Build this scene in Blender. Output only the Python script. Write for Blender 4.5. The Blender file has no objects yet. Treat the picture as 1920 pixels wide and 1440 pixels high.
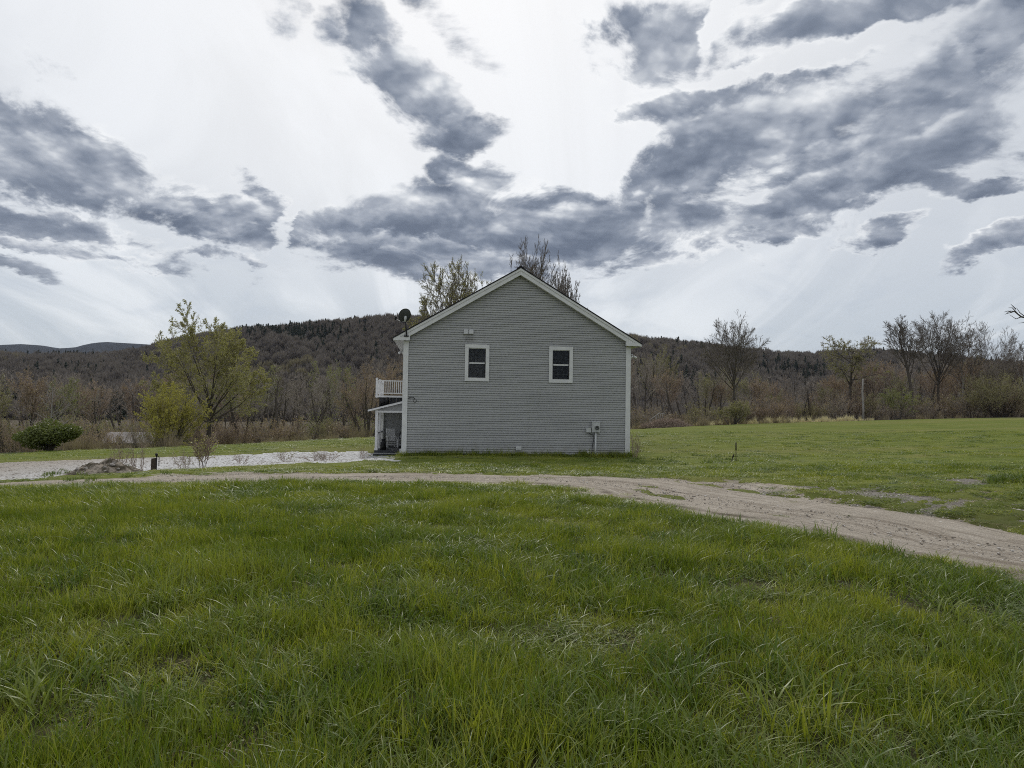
import bpy, math, random
import numpy as np
from mathutils import Matrix, Vector

# ------------------------------------------------------------------ camera
S = bpy.context.scene
FPX, CX, CY = 1331.0, 960.0, 720.0            # focal length and centre in photograph pixels
PITCH = math.atan(50.0 / FPX)
ROLL = math.radians(0.9)
EYE = np.array([0.0, 0.0, 1.6])
_r0 = np.array([1.0, 0, 0]); FWD = np.array([0, math.cos(PITCH), math.sin(PITCH)])
_u0 = np.array([0, -math.sin(PITCH), math.cos(PITCH)])
RGT = math.cos(ROLL) * _r0 + math.sin(ROLL) * _u0
UPV = -math.sin(ROLL) * _r0 + math.cos(ROLL) * _u0
cam_data = bpy.data.cameras.new('camera'); cam = bpy.data.objects.new('camera', cam_data)
S.collection.objects.link(cam); S.camera = cam
M = Matrix.Identity(4)
for i in range(3):
    M[i][0], M[i][1], M[i][2], M[i][3] = RGT[i], UPV[i], -FWD[i], EYE[i]
cam.matrix_world = M
cam_data.sensor_width = 36.0; cam_data.lens = FPX / 1920.0 * 36.0
cam_data.clip_start = 0.05; cam_data.clip_end = 20000.0

S.view_settings.view_transform = 'Standard'; S.view_settings.look = 'None'
S.view_settings.gamma = 1.0; S.view_settings.use_curve_mapping = False
S.view_settings.exposure = 0.30
S.render.engine = 'CYCLES'
S.cycles.use_denoising = False
S.cycles.filter_width = 1.0
S.cycles.adaptive_threshold = 0.012
S.cycles.sample_clamp_indirect = 1.5; S.cycles.sample_clamp_direct = 3.0
S.cycles.max_bounces = 6; S.cycles.diffuse_bounces = 2; S.cycles.transparent_max_bounces = 12
S.cycles.volume_bounces = 1; S.cycles.glossy_bounces = 2; S.cycles.transmission_bounces = 4
S.cycles.caustics_reflective = False; S.cycles.caustics_refractive = False

def pix_dir(px, py):
    return FWD + (px - CX) / FPX * RGT - (py - CY) / FPX * UPV
def pix(px, py, depth):
    return EYE + pix_dir(px, py) * depth

# ------------------------------------------------------------------ node helper
def N(t, typ, props=None, ins=None):
    n = t.nodes.new(typ)
    for k, v in (props or {}).items(): setattr(n, k, v)
    for k, v in (ins or {}).items():
        s = n.inputs[k]
        if isinstance(v, bpy.types.NodeSocket): t.links.new(v, s)
        else: s.default_value = v
    return n
def MA(t, op, a, b=0.0, clamp=False):
    return N(t, 'ShaderNodeMath', {'operation': op, 'use_clamp': clamp}, {0: a, 1: b}).outputs[0]
def VM(t, op, a, b=(0, 0, 0)):
    return N(t, 'ShaderNodeVectorMath', {'operation': op}, {0: a, 1: b}).outputs[0]
def MR(t, v, a, b, c=0.0, d=1.0, smooth=True):
    return N(t, 'ShaderNodeMapRange', {'interpolation_type': 'SMOOTHSTEP' if smooth else 'LINEAR'},
             {'Value': v, 'From Min': a, 'From Max': b, 'To Min': c, 'To Max': d}).outputs[0]
def MIX(t, f, a, b, mode='MIX'):
    n = N(t, 'ShaderNodeMix', {'data_type': 'RGBA', 'blend_type': mode})
    for k, v in ((0, f), (6, a), (7, b)):
        if isinstance(v, bpy.types.NodeSocket): t.links.new(v, n.inputs[k])
        else: n.inputs[k].default_value = (v if k == 0 else (*v[:3], 1.0))
    return n.outputs[2]
def NOISE(t, vec, scale, detail=4.0, rough=0.55, dist=0.0, dim='3D'):
    return N(t, 'ShaderNodeTexNoise', {'noise_dimensions': dim},
             {'Vector': vec, 'Scale': scale, 'Detail': detail, 'Roughness': rough, 'Distortion': dist})

# ------------------------------------------------------------------ sun and sky
SUN_EL, SUN_AZ = math.radians(43.0), math.radians(-6.0)      # azimuth from +Y towards +X
SUN = Vector((math.sin(SUN_AZ) * math.cos(SUN_EL), math.cos(SUN_AZ) * math.cos(SUN_EL), math.sin(SUN_EL)))
sl = bpy.data.lights.new('sun', 'SUN'); sl.energy = 1.5; sl.angle = math.radians(14.0); sl.color = (1.0, 0.955, 0.89)
so = bpy.data.objects.new('sun', sl); S.collection.objects.link(so)
so.rotation_euler = SUN.to_track_quat('Z', 'Y').to_euler()

world = bpy.data.worlds.new('World'); S.world = world; world.use_nodes = True
wt = world.node_tree; wt.nodes.clear()
SKYK = 10.0                                                   # cloud radiance / background strength 0.1
tc = N(wt, 'ShaderNodeTexCoord')
D = VM(wt, 'NORMALIZE', tc.outputs['Generated'])
sp = N(wt, 'ShaderNodeSeparateXYZ', None, {0: D})
dx, dy, dz = sp.outputs
dzc = MA(wt, 'MAXIMUM', dz, 0.0)
KZ = 0.30
den = MA(wt, 'ADD', dzc, KZ)
P = N(wt, 'ShaderNodeCombineXYZ', None, {0: MA(wt, 'DIVIDE', dx, den), 1: MA(wt, 'DIVIDE', dy, den), 2: 0.0}).outputs[0]
lon = MA(wt, 'ARCTAN2', dx, dy); lat = MA(wt, 'ARCSINE', dz)
L = N(wt, 'ShaderNodeCombineXYZ', None, {0: lon, 1: lat, 2: 0.0}).outputs[0]
# wobble the cloud banks' outlines
wv = NOISE(wt, P, 2.8, 6.0, 0.66, 0.0, '2D').outputs['Color']
wob = VM(wt, 'MULTIPLY', VM(wt, 'SUBTRACT', wv, (0.5, 0.5, 0.5)), (0.105, 0.075, 0.0))
Lw = VM(wt, 'ADD', L, wob)
def lonlat(px, py):
    d = pix_dir(px, py); d = d / np.linalg.norm(d)
    return math.atan2(d[0], d[1]), math.asin(d[2])
# cloud banks of this sky: centre and half axes (photograph pixels), tilt, weight
BANKS = [
    # left bank with its long flat streaks
    (80, 275, 270, 62, 14, .72), (180, 345, 230, 42, 6, .62), (375, 385, 130, 36, 10, .62), (400, 432, 135, 26, 8, .66), (505, 440, 26, 24, 0, .5),
    (120, 425, 175, 24, 13, .72), (60, 452, 120, 10, 8, .4), (30, 505, 60, 14, 12, .62), (120, 475, 55, 11, 8, .5), (215, 488, 85, 12, 8, .6),
    (370, 490, 50, 9, 8, .45), (440, 465, 42, 12, 10, .5), (450, 494, 65, 8, 6, .42), (300, 310, 40, 26, 10, .35),
    # small cloud and wisps above it
    (480, 352, 62, 20, 26, .66), (425, 298, 30, 7, 20, .3), (85, 130, 62, 12, 28, .40), (520, 55, 24, 28, 30, .24), (62, 170, 16, 12, 0, .24), (10, 78, 16, 10, 0, .24),
    # diagonal cloud
    (685, 50, 26, 20, 40, .30), (630, 72, 22, 16, 20, .26), (700, 110, 56, 24, 45, .46), (765, 160, 68, 36, 40, .66), (808, 205, 50, 30, 40, .5), (865, 252, 56, 20, -4, .56), (860, 308, 36, 17, 0, .56),
    (650, 155, 22, 10, 0, .22),
    # wisps beside it
    (865, 60, 62, 24, 35, .34), (930, 122, 26, 16, 30, .26), (1050, 240, 13, 18, 0, .40),
    # bank over the house
    (600, 395, 42, 26, 0, .52), (700, 385, 70, 34, -10, .58), (800, 392, 90, 36, 0, .56), (850, 440, 300, 44, 0, .80), (760, 482, 200, 24, 3, .72),
    (1020, 380, 100, 28, 4, .74), (930, 345, 42, 30, 0, .56), (1085, 440, 135, 34, 0, .70),
    # great bank on the right, in bands
    (1150, 38, 110, 34, 2, .66), (1240, 72, 80, 36, -20, .60), (1200, 118, 95, 26, 4, .52), (1475, 122, 125, 27, 3, .72), (1610, 22, 250, 34, -2, .86),
    (1830, 85, 160, 38, -28, .74), (1310, 190, 170, 32, -4, .68), (1640, 180, 120, 24, -12, .46), (1330, 290, 175, 50, -12, .80), (1450, 258, 135, 32, -4, .64),
    (1690, 250, 155, 34, -10, .66), (1500, 318, 135, 20, -10, .56), (1500, 385, 270, 34, -15, .80), (1360, 412, 155, 32, 0, .66), (1430, 440, 95, 20, 2, .66),
    (1685, 422, 54, 16, -22, .64), (1880, 452, 85, 17, -12, .70), (1862, 343, 46, 12, 4, .56), (1790, 345, 34, 14, 0, .46), (1595, 455, 28, 10, 0, .42), (1230, 385, 50, 22, 0, .5),
    (1400, 20, 50, 24, -30, .4),
    (1250, 150, 160, 60, 0, .34), (1500, 200, 200, 50, -5, .34), (1650, 120, 150, 60, -10, .22), (1130, 90, 70, 40, 0, .3), (1500, 290, 300, 90, -10, .25), (220, 320, 240, 70, 10, .2),
]
HOLES = [(330, 170, 300, 130, 14, .34), (600, 290, 120, 60, 20, .34), (1030, 190, 90, 170, 0, .40), (532, 440, 12, 60, 8, .40), (1150, 300, 36, 50, 0, .35), (1205, 400, 12, 44, 10, .25), (1340, 150, 150, 9, -6, .25), (1330, 30, 12, 60, 25, .3), (1590, 85, 160, 12, -4, .35)]
lsp = N(wt, 'ShaderNodeSeparateXYZ', None, {0: Lw}).outputs
Q1 = N(wt, 'ShaderNodeCombineXYZ', None, {0: MA(wt, 'MULTIPLY', lsp[0], lsp[0]), 1: MA(wt, 'MULTIPLY', lsp[1], lsp[1]), 2: MA(wt, 'MULTIPLY', lsp[0], lsp[1])}).outputs[0]
Q2 = N(wt, 'ShaderNodeCombineXYZ', None, {0: lsp[0], 1: lsp[1], 2: 1.0}).outputs[0]
def MADD(a, b, c):
    return N(wt, 'ShaderNodeMath', {'operation': 'MULTIPLY_ADD'}, {0: a, 1: b, 2: c}).outputs[0]
def DOT(a, b):
    return N(wt, 'ShaderNodeVectorMath', {'operation': 'DOT_PRODUCT'}, {0: a, 1: tuple(b)}).outputs['Value']
def ellipse(bx, by, rx, ry, ang, wgt, grow=1.3):
    """field wgt*(1 - q/1.7) of an ellipse in the sky, and the row giving the height inside it"""
    lo, la = lonlat(bx, by); c = math.cos(lo); th = -math.radians(ang)
    sx, sy = 1.0 / (rx / FPX * c * c * grow), 1.0 / (ry / FPX * c * grow)
    R = np.array([[math.cos(th) * sx, math.sin(th) * sx], [-math.sin(th) * sy, math.cos(th) * sy]])
    Qm = R.T @ R; p0 = np.array([lo, la]); lin = -2 * Qm @ p0; k = -wgt / 1.7
    t = MA(wt, 'ADD', DOT(Q1, np.array([Qm[0, 0], Qm[1, 1], 2 * Qm[0, 1]]) * k), DOT(Q2, np.array([lin[0], lin[1], p0 @ Qm @ p0]) * k + np.array([0, 0, wgt])))
    return t, np.array([R[1, 0], R[1, 1], -R[1] @ p0])
def puffs(vec):
    a = NOISE(wt, vec, 3.3, 8.0, 0.64, 0.3, '2D').outputs[0]
    b = NOISE(wt, vec, 1.4, 2.0, 0.5, 0.2, '2D').outputs[0]
    return MA(wt, 'ADD', MA(wt, 'MULTIPLY', MA(wt, 'SUBTRACT', a, 0.5), 2.0), MA(wt, 'MULTIPLY', MA(wt, 'SUBTRACT', b, 0.5), 0.25))
n0 = puffs(P)
sunP = (SUN.x / (SUN.z + KZ), SUN.y / (SUN.z + KZ), 0.0)
tos = VM(wt, 'NORMALIZE', VM(wt, 'SUBTRACT', sunP, P))
def soft(vec): return NOISE(wt, vec, 4.0, 4.0, 0.56, 0.25, '2D').outputs[0]
sf0 = soft(P)
lit0 = MA(wt, 'MULTIPLY', MA(wt, 'SUBTRACT', sf0, soft(VM(wt, 'ADD', P, VM(wt, 'MULTIPLY', tos, (0.06, 0.06, 0))))), 1.7)
vor = N(wt, 'ShaderNodeTexVoronoi', {'voronoi_dimensions': '2D', 'feature': 'F1'}, {'Vector': VM(wt, 'ADD', P, VM(wt, 'MULTIPLY', wob, (.5, .5, 0))), 'Scale': 13.0, 'Detail': 2.0, 'Roughness': 0.55}).outputs['Distance']
bil = MA(wt, 'SUBTRACT', 0.45, vor)
base = MADD(bil, 0.24, MA(wt, 'SUBTRACT', n0, 0.06))
for hq in HOLES:
    base = MA(wt, 'SUBTRACT', base, MA(wt, 'MAXIMUM', ellipse(*hq)[0], 0.0))
A0, A1, KT = -0.18, 0.34, -0.54                              # edge softness, darkening with thickness
pre = MA(wt, 'ADD', MADD(base, KT, lit0), MADD(bil, 0.22, 0.62))
# the same broken cover carries on over the rest of the sky
wide = MR(wt, NOISE(wt, P, 0.9, 2.0, 0.5, 0.0, '2D').outputs[0], 0.40, 0.66, -0.7, 0.75, False)
outf = MA(wt, 'MAXIMUM', MR(wt, MA(wt, 'ABSOLUTE', lon), 0.66, 0.95), MR(wt, lat, 0.56, 0.80))
alpha = MA(wt, 'MULTIPLY', MR(wt, MA(wt, 'ADD', wide, base), A0, A1), outf)
shade = MADD(wide, KT, pre)
for bq in sorted(BANKS, key=lambda q: q[1]):                 # lower clouds stand in front: bright tops before dark bases
    t_, row = ellipse(*bq)
    a_ = MR(wt, MA(wt, 'ADD', t_, base), A0, A1)
    s_ = MADD(t_, KT, MA(wt, 'ADD', pre, DOT(Q2, row * 0.20)))
    shade = N(wt, 'ShaderNodeMix', {'data_type': 'FLOAT', 'clamp_factor': False}, {0: a_, 2: shade, 3: s_}).outputs[0]
    alpha = MA(wt, 'MAXIMUM', alpha, a_)
# veil of high thin cloud, bright around the hidden sun
ca = N(wt, 'ShaderNodeVectorMath', {'operation': 'DOT_PRODUCT'}, {0: D, 1: tuple(SUN)}).outputs['Value']
glow = MR(wt, ca, 0.72, 0.995, 0.0, 1.0)
streak = NOISE(wt, N(wt, 'ShaderNodeMapping', None, {'Vector': P, 'Rotation': (0, 0, .7), 'Scale': (1.0, 0.35, 1)}).outputs[0], 2.2, 5.0, 0.6, 0.6, '2D').outputs[0]
vb = MIX(wt, glow, (.54, .56, .585), (.725, .728, .725))
vb = MIX(wt, MR(wt, lat, 0.02, 0.30), (.41, .45, .50), vb)
vb = MIX(wt, MR(wt, streak, 0.36, 0.70, 0.0, 0.55), vb, (.80, .81, .82))
vb = MIX(wt, MA(wt, 'MULTIPLY', MR(wt, NOISE(wt, P, 3.0, 5.0, 0.6, 0.4, '2D').outputs[0], 0.46, 0.68), MR(wt, lat, 0.30, 0.10, 0.0, 0.38)), vb, (.37, .41, .475))
sky = N(wt, 'ShaderNodeTexSky', {'sky_type': 'NISHITA', 'sun_disc': False, 'sun_elevation': SUN_EL, 'sun_rotation': SUN_AZ})
veil = MIX(wt, 0.90, sky.outputs[0], VM(wt, 'MULTIPLY', vb, (SKYK, SKYK, SKYK)))
cr = N(wt, 'ShaderNodeValToRGB', None, {0: shade})
els = cr.color_ramp.elements; els[0].position = 0.0; els[0].color = (.120, .145, .195, 1); els[1].position = 1.0; els[1].color = (.78, .79, .80, 1)
for p_, c_ in ((.28, (.185, .215, .272, 1)), (.55, (.315, .345, .40, 1)), (.80, (.55, .575, .61, 1))):
    e = els.new(p_); e.color = c_
cl = cr.outputs[0]
cl = VM(wt, 'MULTIPLY', cl, (SKYK, SKYK, SKYK))
# far clouds pale towards the horizon
cl = MIX(wt, MR(wt, lat, 0.01, 0.22, 0.75, 0.0), cl, veil)
fin = MIX(wt, alpha, veil, cl)
bg = N(wt, 'ShaderNodeBackground', None, {'Color': fin, 'Strength': 0.1})
wo = N(wt, 'ShaderNodeOutputWorld', None, {'Surface': bg.outputs[0]})
world.cycles.sampling_method = 'MANUAL'; world.cycles.sample_map_resolution = 256

# ------------------------------------------------------------------ object helpers
COL = S.collection
rng = np.random.default_rng(7); random.seed(7)
def smooth(x, a, b):
    t = np.clip((np.asarray(x, float) - a) / (b - a), 0, 1); return t * t * (3 - 2 * t)
def tag(o, label=None, cat=None, group=None, kind=None):
    for k, v in (('label', label), ('category', cat), ('group', group), ('kind', kind)):
        if v: o[k] = v
    return o
def link(name, me, mat=None, parent=None):
    o = bpy.data.objects.new(name, me); COL.objects.link(o)
    if mat is not None and me is not None and not me.materials: me.materials.append(mat)
    if parent is not None: o.parent = parent
    return o
def mesh(name, v, f, smooth_=False):
    me = bpy.data.meshes.new(name); me.from_pydata([tuple(p) for p in v], [], [tuple(q) for q in f]); me.update()
    if smooth_: me.polygons.foreach_set('use_smooth', np.ones(len(me.polygons), bool))
    return me
def mesh_np(name, V, F, smooth_=False):
    """V (n,3); F (m,3) or (m,4) index array"""
    me = bpy.data.meshes.new(name); V = np.asarray(V, np.float32); F = np.asarray(F, np.int32)
    me.vertices.add(len(V)); me.vertices.foreach_set('co', V.ravel())
    k = F.shape[1]
    me.loops.add(F.size); me.loops.foreach_set('vertex_index', F.ravel())
    me.polygons.add(len(F)); me.polygons.foreach_set('loop_start', np.arange(0, F.size, k, dtype=np.int32))
    me.polygons.foreach_set('loop_total', np.full(len(F), k, np.int32))
    if smooth_: me.polygons.foreach_set('use_smooth', np.ones(len(F), bool))
    me.update(calc_edges=True); return me
def empty(name, loc=(0, 0, 0), rz=0.0, parent=None):
    o = bpy.data.objects.new(name, None); COL.objects.link(o); o.location = tuple(loc); o.rotation_euler = (0, 0, rz)
    o.empty_display_size = 0.2
    if parent: o.parent = parent
    return o
def box_vf(x0, x1, y0, y1, z0, z1, b=0):
    v = [(x, y, z) for z in (b + z0, b + z1) for y in (y0, y1) for x in (x0, x1)]
    f = [(0, 2, 3, 1), (4, 5, 7, 6), (0, 1, 5, 4), (2, 6, 7, 3), (0, 4, 6, 2), (1, 3, 7, 5)]
    return v, f
def box(name, x0, x1, y0, y1, z0, z1, mat, parent=None):
    v, f = box_vf(x0, x1, y0, y1, z0, z1); return link(name, mesh(name, v, f), mat, parent)
def prism(name, poly, y0, y1, mat, parent=None):
    """polygon in (x,z), counter-clockwise seen from -y, extruded from y0 to y1"""
    n = len(poly); v = [(x, y0, z) for x, z in poly] + [(x, y1, z) for x, z in poly]
    f = [tuple(range(n)), tuple(range(2 * n - 1, n - 1, -1))] + [(i, i + n, (i + 1) % n + n, (i + 1) % n) for i in range(n)]
    return link(name, mesh(name, v, f), mat, parent)
def tube_vf(path, rad, n=8, cap=True):
    path = np.asarray(path, float); k = len(path)
    rad = np.full(k, rad) if np.isscalar(rad) else np.asarray(rad, float)
    V = []
    for i in range(k):
        d = path[min(i + 1, k - 1)] - path[max(i - 1, 0)]; d = d / (np.linalg.norm(d) + 1e-9)
        a = np.cross(d, (0, 0, 1.0)) if abs(d[2]) < .95 else np.cross(d, (1.0, 0, 0)); a /= np.linalg.norm(a); b = np.cross(d, a)
        for j in range(n):
            t = 2 * math.pi * j / n; V.append(path[i] + rad[i] * (math.cos(t) * a + math.sin(t) * b))
    F = [(i * n + j, i * n + (j + 1) % n, (i + 1) * n + (j + 1) % n, (i + 1) * n + j) for i in range(k - 1) for j in range(n)]
    if cap: F += [tuple(range(n - 1, -1, -1)), tuple((k - 1) * n + j for j in range(n))]
    return V, F
def tube(name, path, rad, mat, parent=None, n=8):
    v, f = tube_vf(path, rad, n); return link(name, mesh(name, v, f, True), mat, parent)
def lathe(name, prof, mat, parent=None, n=20, loc=(0, 0, 0)):
    V = [(loc[0] + r * math.cos(2 * math.pi * j / n), loc[1] + r * math.sin(2 * math.pi * j / n), loc[2] + z) for r, z in prof for j in range(n)]
    F = [(i * n + j, i * n + (j + 1) % n, (i + 1) * n + (j + 1) % n, (i + 1) * n + j) for i in range(len(prof) - 1) for j in range(n)]
    F += [tuple(range(n - 1, -1, -1)), tuple((len(prof) - 1) * n + j for j in range(n))]
    return link(name, mesh(name, V, F, True), mat, parent)
def multi(name, parts, mat, parent=None, sm=False):
    V, F = [], []
    for v, f in parts:
        o = len(V); V += list(v); F += [tuple(i + o for i in q) for q in f]
    return link(name, mesh(name, V, F, sm), mat, parent)

# ------------------------------------------------------------------ materials
def new_mat(name):
    m = bpy.data.materials.new(name); m.use_nodes = True; t = m.node_tree; t.nodes.clear()
    out = N(t, 'ShaderNodeOutputMaterial'); return m, t, out
def principled(t, out, col, rough=0.7, spec=0.3, bump=None, bstr=0.3, bdist=0.02, metal=0.0):
    p = N(t, 'ShaderNodeBsdfPrincipled', None, {'Base Color': col if isinstance(col, bpy.types.NodeSocket) else (*col, 1), 'Roughness': rough, 'Specular IOR Level': spec, 'Metallic': metal})
    if bump is not None:
        b = N(t, 'ShaderNodeBump', None, {'Height': bump, 'Strength': bstr, 'Distance': bdist}); t.links.new(b.outputs[0], p.inputs['Normal'])
    t.links.new(p.outputs[0], out.inputs['Surface']); return p
def mat_simple(name, col, rough=0.6, var=0.12, scale=6.0, spec=0.3, bstr=0.1, dirt=None, metal=0.0):
    m, t, out = new_mat(name)
    g = N(t, 'ShaderNodeNewGeometry').outputs['Position']
    n = NOISE(t, g, scale, 5.0, 0.6).outputs[0]
    k = MR(t, n, 0.3, 0.7, 1 - var, 1 + var)
    c = VM(t, 'MULTIPLY', (*col,), N(t, 'ShaderNodeCombineXYZ', None, {0: k, 1: k, 2: k}).outputs[0])
    if dirt: c = MIX(t, MR(t, NOISE(t, g, scale * .35, 6.0, 0.7).outputs[0], 0.52, 0.75, 0.0, dirt[1]), c, dirt[0])
    principled(t, out, c, rough, spec, n, bstr, 0.01, metal); return m

M_ = {}
M_['white'] = mat_simple('white_trim', (.63, .635, .635), 0.45, 0.05, 3.0, 0.35, 0.03, ((.45, .44, .40), .25))
M_['rail'] = mat_simple('white_vinyl', (.80, .80, .80), 0.35, 0.04, 3.0, 0.4, 0.02)
M_['deck'] = mat_simple('dark_deck', (.055, .058, .066), 0.6, 0.25, 9.0)
M_['black'] = mat_simple('black_metal', (.012, .012, .013), 0.45, 0.2, 9.0)
M_['dish'] = mat_simple('dish_grey', (.055, .06, .062), 0.4, 0.1, 5.0, 0.4)
M_['steel'] = mat_simple('galvanised', (.34, .35, .35), 0.45, 0.15, 14.0, 0.5, 0.05)
M_['meter'] = mat_simple('meter_grey', (.47, .48, .48), 0.5, 0.08, 14.0, 0.4)
M_['pvc'] = mat_simple('conduit_grey', (.55, .56, .56), 0.5, 0.06, 8.0)
M_['concrete'] = mat_simple('concrete', (.30, .29, .28), 0.85, 0.2, 12.0, 0.2, 0.3, ((.12, .11, .09), .7))
M_['roof'] = mat_simple('asphalt_shingle', (.02, .02, .023), 0.85, 0.4, 40.0, 0.25, 0.5)
M_['soffit'] = mat_simple('soffit', (.60, .60, .60), 0.6, 0.05, 3.0)
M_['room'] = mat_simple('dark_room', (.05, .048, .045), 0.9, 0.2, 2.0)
M_['curtain'] = mat_simple('window_shade', (.32, .30, .28), 0.9, 0.08, 4.0)
M_['screen'] = mat_simple('sash_dark', (.05, .05, .05), 0.6, 0.1, 4.0)
M_['wood'] = mat_simple('weathered_post', (.07, .055, .045), 0.9, 0.35, 20.0, 0.2, 0.5)
M_['shed_roof'] = mat_simple('rusty_tin', (.30, .27, .25), 0.6, 0.2, 1.2, 0.3, 0.2, ((.20, .13, .09), .7))
M_['shed_wall'] = mat_simple('shed_boards', (.10, .085, .07), 0.9, 0.3, 4.0)
M_['deadwood'] = mat_simple('bleached_wood', (.30, .28, .26), 0.9, 0.3, 9.0, 0.2, 0.5)
M_['lantern'] = mat_simple('lantern_white', (.55, .55, .55), 0.5, 0.05, 9.0)
M_['stake'] = mat_simple('stake_brown', (.05, .04, .032), 0.9, 0.2, 9.0)

def mat_siding():
    m, t, out = new_mat('vinyl_siding')
    tcx = N(t, 'ShaderNodeTexCoord').outputs['Object']
    k = NOISE(t, N(t, 'ShaderNodeMapping', None, {'Vector': tcx, 'Scale': (.25, 1, 2.2)}).outputs[0], 1.3, 5.0, 0.62).outputs[0]
    streak = NOISE(t, N(t, 'ShaderNodeMapping', None, {'Vector': tcx, 'Scale': (3.5, 1, .22)}).outputs[0], 1.0, 4.0, 0.6).outputs[0]
    grain = NOISE(t, N(t, 'ShaderNodeMapping', None, {'Vector': tcx, 'Scale': (4, 10, 60)}).outputs[0], 2.0, 3.0, 0.6).outputs[0]
    c = MIX(t, MR(t, k, 0.35, 0.65), (.345, .35, .355), (.395, .40, .402))
    c = MIX(t, MR(t, streak, 0.52, 0.75, 0.0, 0.30), c, (.29, .29, .285))
    # splash of soil and algae near the ground, and a smudge below the vent hoods
    z = N(t, 'ShaderNodeSeparateXYZ', None, {0: tcx}).outputs
    low = MA(t, 'MULTIPLY', MR(t, z[2], 0.05, 0.75, 1.0, 0.0), MR(t, NOISE(t, tcx, 3.0, 6.0, 0.7).outputs[0], 0.42, 0.72))
    c = MIX(t, MA(t, 'MULTIPLY', low, 0.75), c, (.235, .215, .17))
    sm = N(t, 'ShaderNodeVectorMath', {'operation': 'LENGTH'}, {0: N(t, 'ShaderNodeMapping', {'vector_type': 'TEXTURE'}, {'Vector': tcx, 'Location': (VENT[0], 0, VENT[1] - .45), 'Scale': (.40, 5, .42)}).outputs[0]}).outputs['Value']
    c = MIX(t, MA(t, 'MULTIPLY', MR(t, sm, 0.2, 1.0, 0.6, 0.0), MR(t, NOISE(t, tcx, 4.0, 4.0, .6).outputs[0], .3, .7)), c, (.16, .155, .15))
    principled(t, out, c, MR(t, grain, .3, .7, .45, .6), 0.35, grain, 0.06, 0.01); return m

def mat_leaf(name, c1, c2, trans=0.35, rough=0.5, patch=None):
    m, t, out = new_mat(name)
    pos = N(t, 'ShaderNodeNewGeometry').outputs
    oi = N(t, 'ShaderNodeObjectInfo').outputs['Random']
    n1 = NOISE(t, pos['Position'], 0.9, 3.0, 0.6).outputs[0]
    f = MA(t, 'ADD', MA(t, 'MULTIPLY', oi, 0.45), MA(t, 'MULTIPLY', MR(t, n1, 0.32, 0.68), 0.55))
    c = MIX(t, f, c1, c2)
    p = N(t, 'ShaderNodeBsdfPrincipled', None, {'Base Color': c, 'Roughness': rough, 'Specular IOR Level': 0.35})
    tr = N(t, 'ShaderNodeBsdfTranslucent', None, {'Color': VM(t, 'MULTIPLY', c, (1.15, 1.25, .7))})
    mx = N(t, 'ShaderNodeMixShader', None, {0: trans, 1: p.outputs[0], 2: tr.outputs[0]})
    t.links.new(mx.outputs[0], out.inputs['Surface']); return m
def mat_bark(name, c1, c2, rough=0.9):
    m, t, out = new_mat(name)
    g = N(t, 'ShaderNodeNewGeometry').outputs['Position']
    n = NOISE(t, N(t, 'ShaderNodeMapping', None, {'Vector': g, 'Scale': (1, 1, .3)}).outputs[0], 6.0, 5.0, 0.6).outputs[0]
    oi = N(t, 'ShaderNodeObjectInfo').outputs['Random']
    c = MIX(t, MA(t, 'ADD', MA(t, 'MULTIPLY', oi, .5), MA(t, 'MULTIPLY', MR(t, n, .3, .7), .5)), c1, c2)
    principled(t, out, c, rough, 0.2, n, 0.5, 0.05); return m

# ------------------------------------------------------------------ lie of the land
def gp(px, py, d):
    return tuple(pix(px, py, d))
CTRL = [(-9, -3, 0), (0, -4, 0), (9, -3, 0), (-6, 3, 0), (0, 3, 0), (6, 3, .02), (-9, 8, -.06), (0, 9, -.06), (9, 9, .06), (0, 14, -.14)]
CTRL += [gp(*q) for q in [
    (1900, 1000, 9.9), (1900, 1085, 7.1), (960, 905, 17.4), (960, 891, 19.6), (1480, 910, 16.3), (1900, 900, 15.2), (0, 909, 19.9), (0, 899, 22.0),
    (0, 867, 34.0), (0, 852, 47), (300, 896, 20.0), (300, 858, 33), (560, 890, 20), (560, 866, 34), (560, 847, 40), (700, 852, 40), (707, 861, 36.2),
    (100, 848, 49), (200, 844, 51), (400, 838, 55), (560, 828, 58), (700, 820, 60), (757, 855, 30.6), (1178, 858, 31.8), (968, 856.5, 31.2),
    (1185, 806, 82), (1300, 800, 86), (1400, 796, 90), (1600, 790, 92), (1750, 786, 92), (1910, 783, 88), (1372, 868, 27.5), (1600, 850, 33), (1900, 850, 27),
    (1250, 830, 44), (1500, 820, 50), (1900, 815, 46), (1000, 812, 70), (820, 816, 65)]]
CTRL += [(-60, 62, -5.2), (-42, 72, -4.6), (-26, 80, -4.0), (-12, 88, -3.2), (-70, 95, -6), (-40, 110, -6), (0, 120, -4.5), (35, 120, -2.0), (60, 110, 0.6), (80, 100, 1.2), (60, 60, 1.3), (60, 20, 1.0),
         (-60, 20, -2.2), (-40, 0, -1.0), (-50, -40, -1), (50, -40, 1), (0, -60, 0), (30, 0, .4)]
CTRL = np.array(CTRL); _cc = 2.0
_A = np.sqrt(((CTRL[:, None, :2] - CTRL[None, :, :2]) ** 2).sum(-1) + _cc ** 2)
_n = len(CTRL); _K = np.zeros((_n + 3, _n + 3)); _K[:_n, :_n] = _A - 0.0; _K[:_n, _n] = 1; _K[:_n, _n + 1] = CTRL[:, 0]; _K[:_n, _n + 2] = CTRL[:, 1]
_K[_n:, :_n] = _K[:_n, _n:].T; _K[np.arange(_n), np.arange(_n)] += -0.6
_W = np.linalg.solve(_K, np.concatenate([CTRL[:, 2], np.zeros(3)]))
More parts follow.
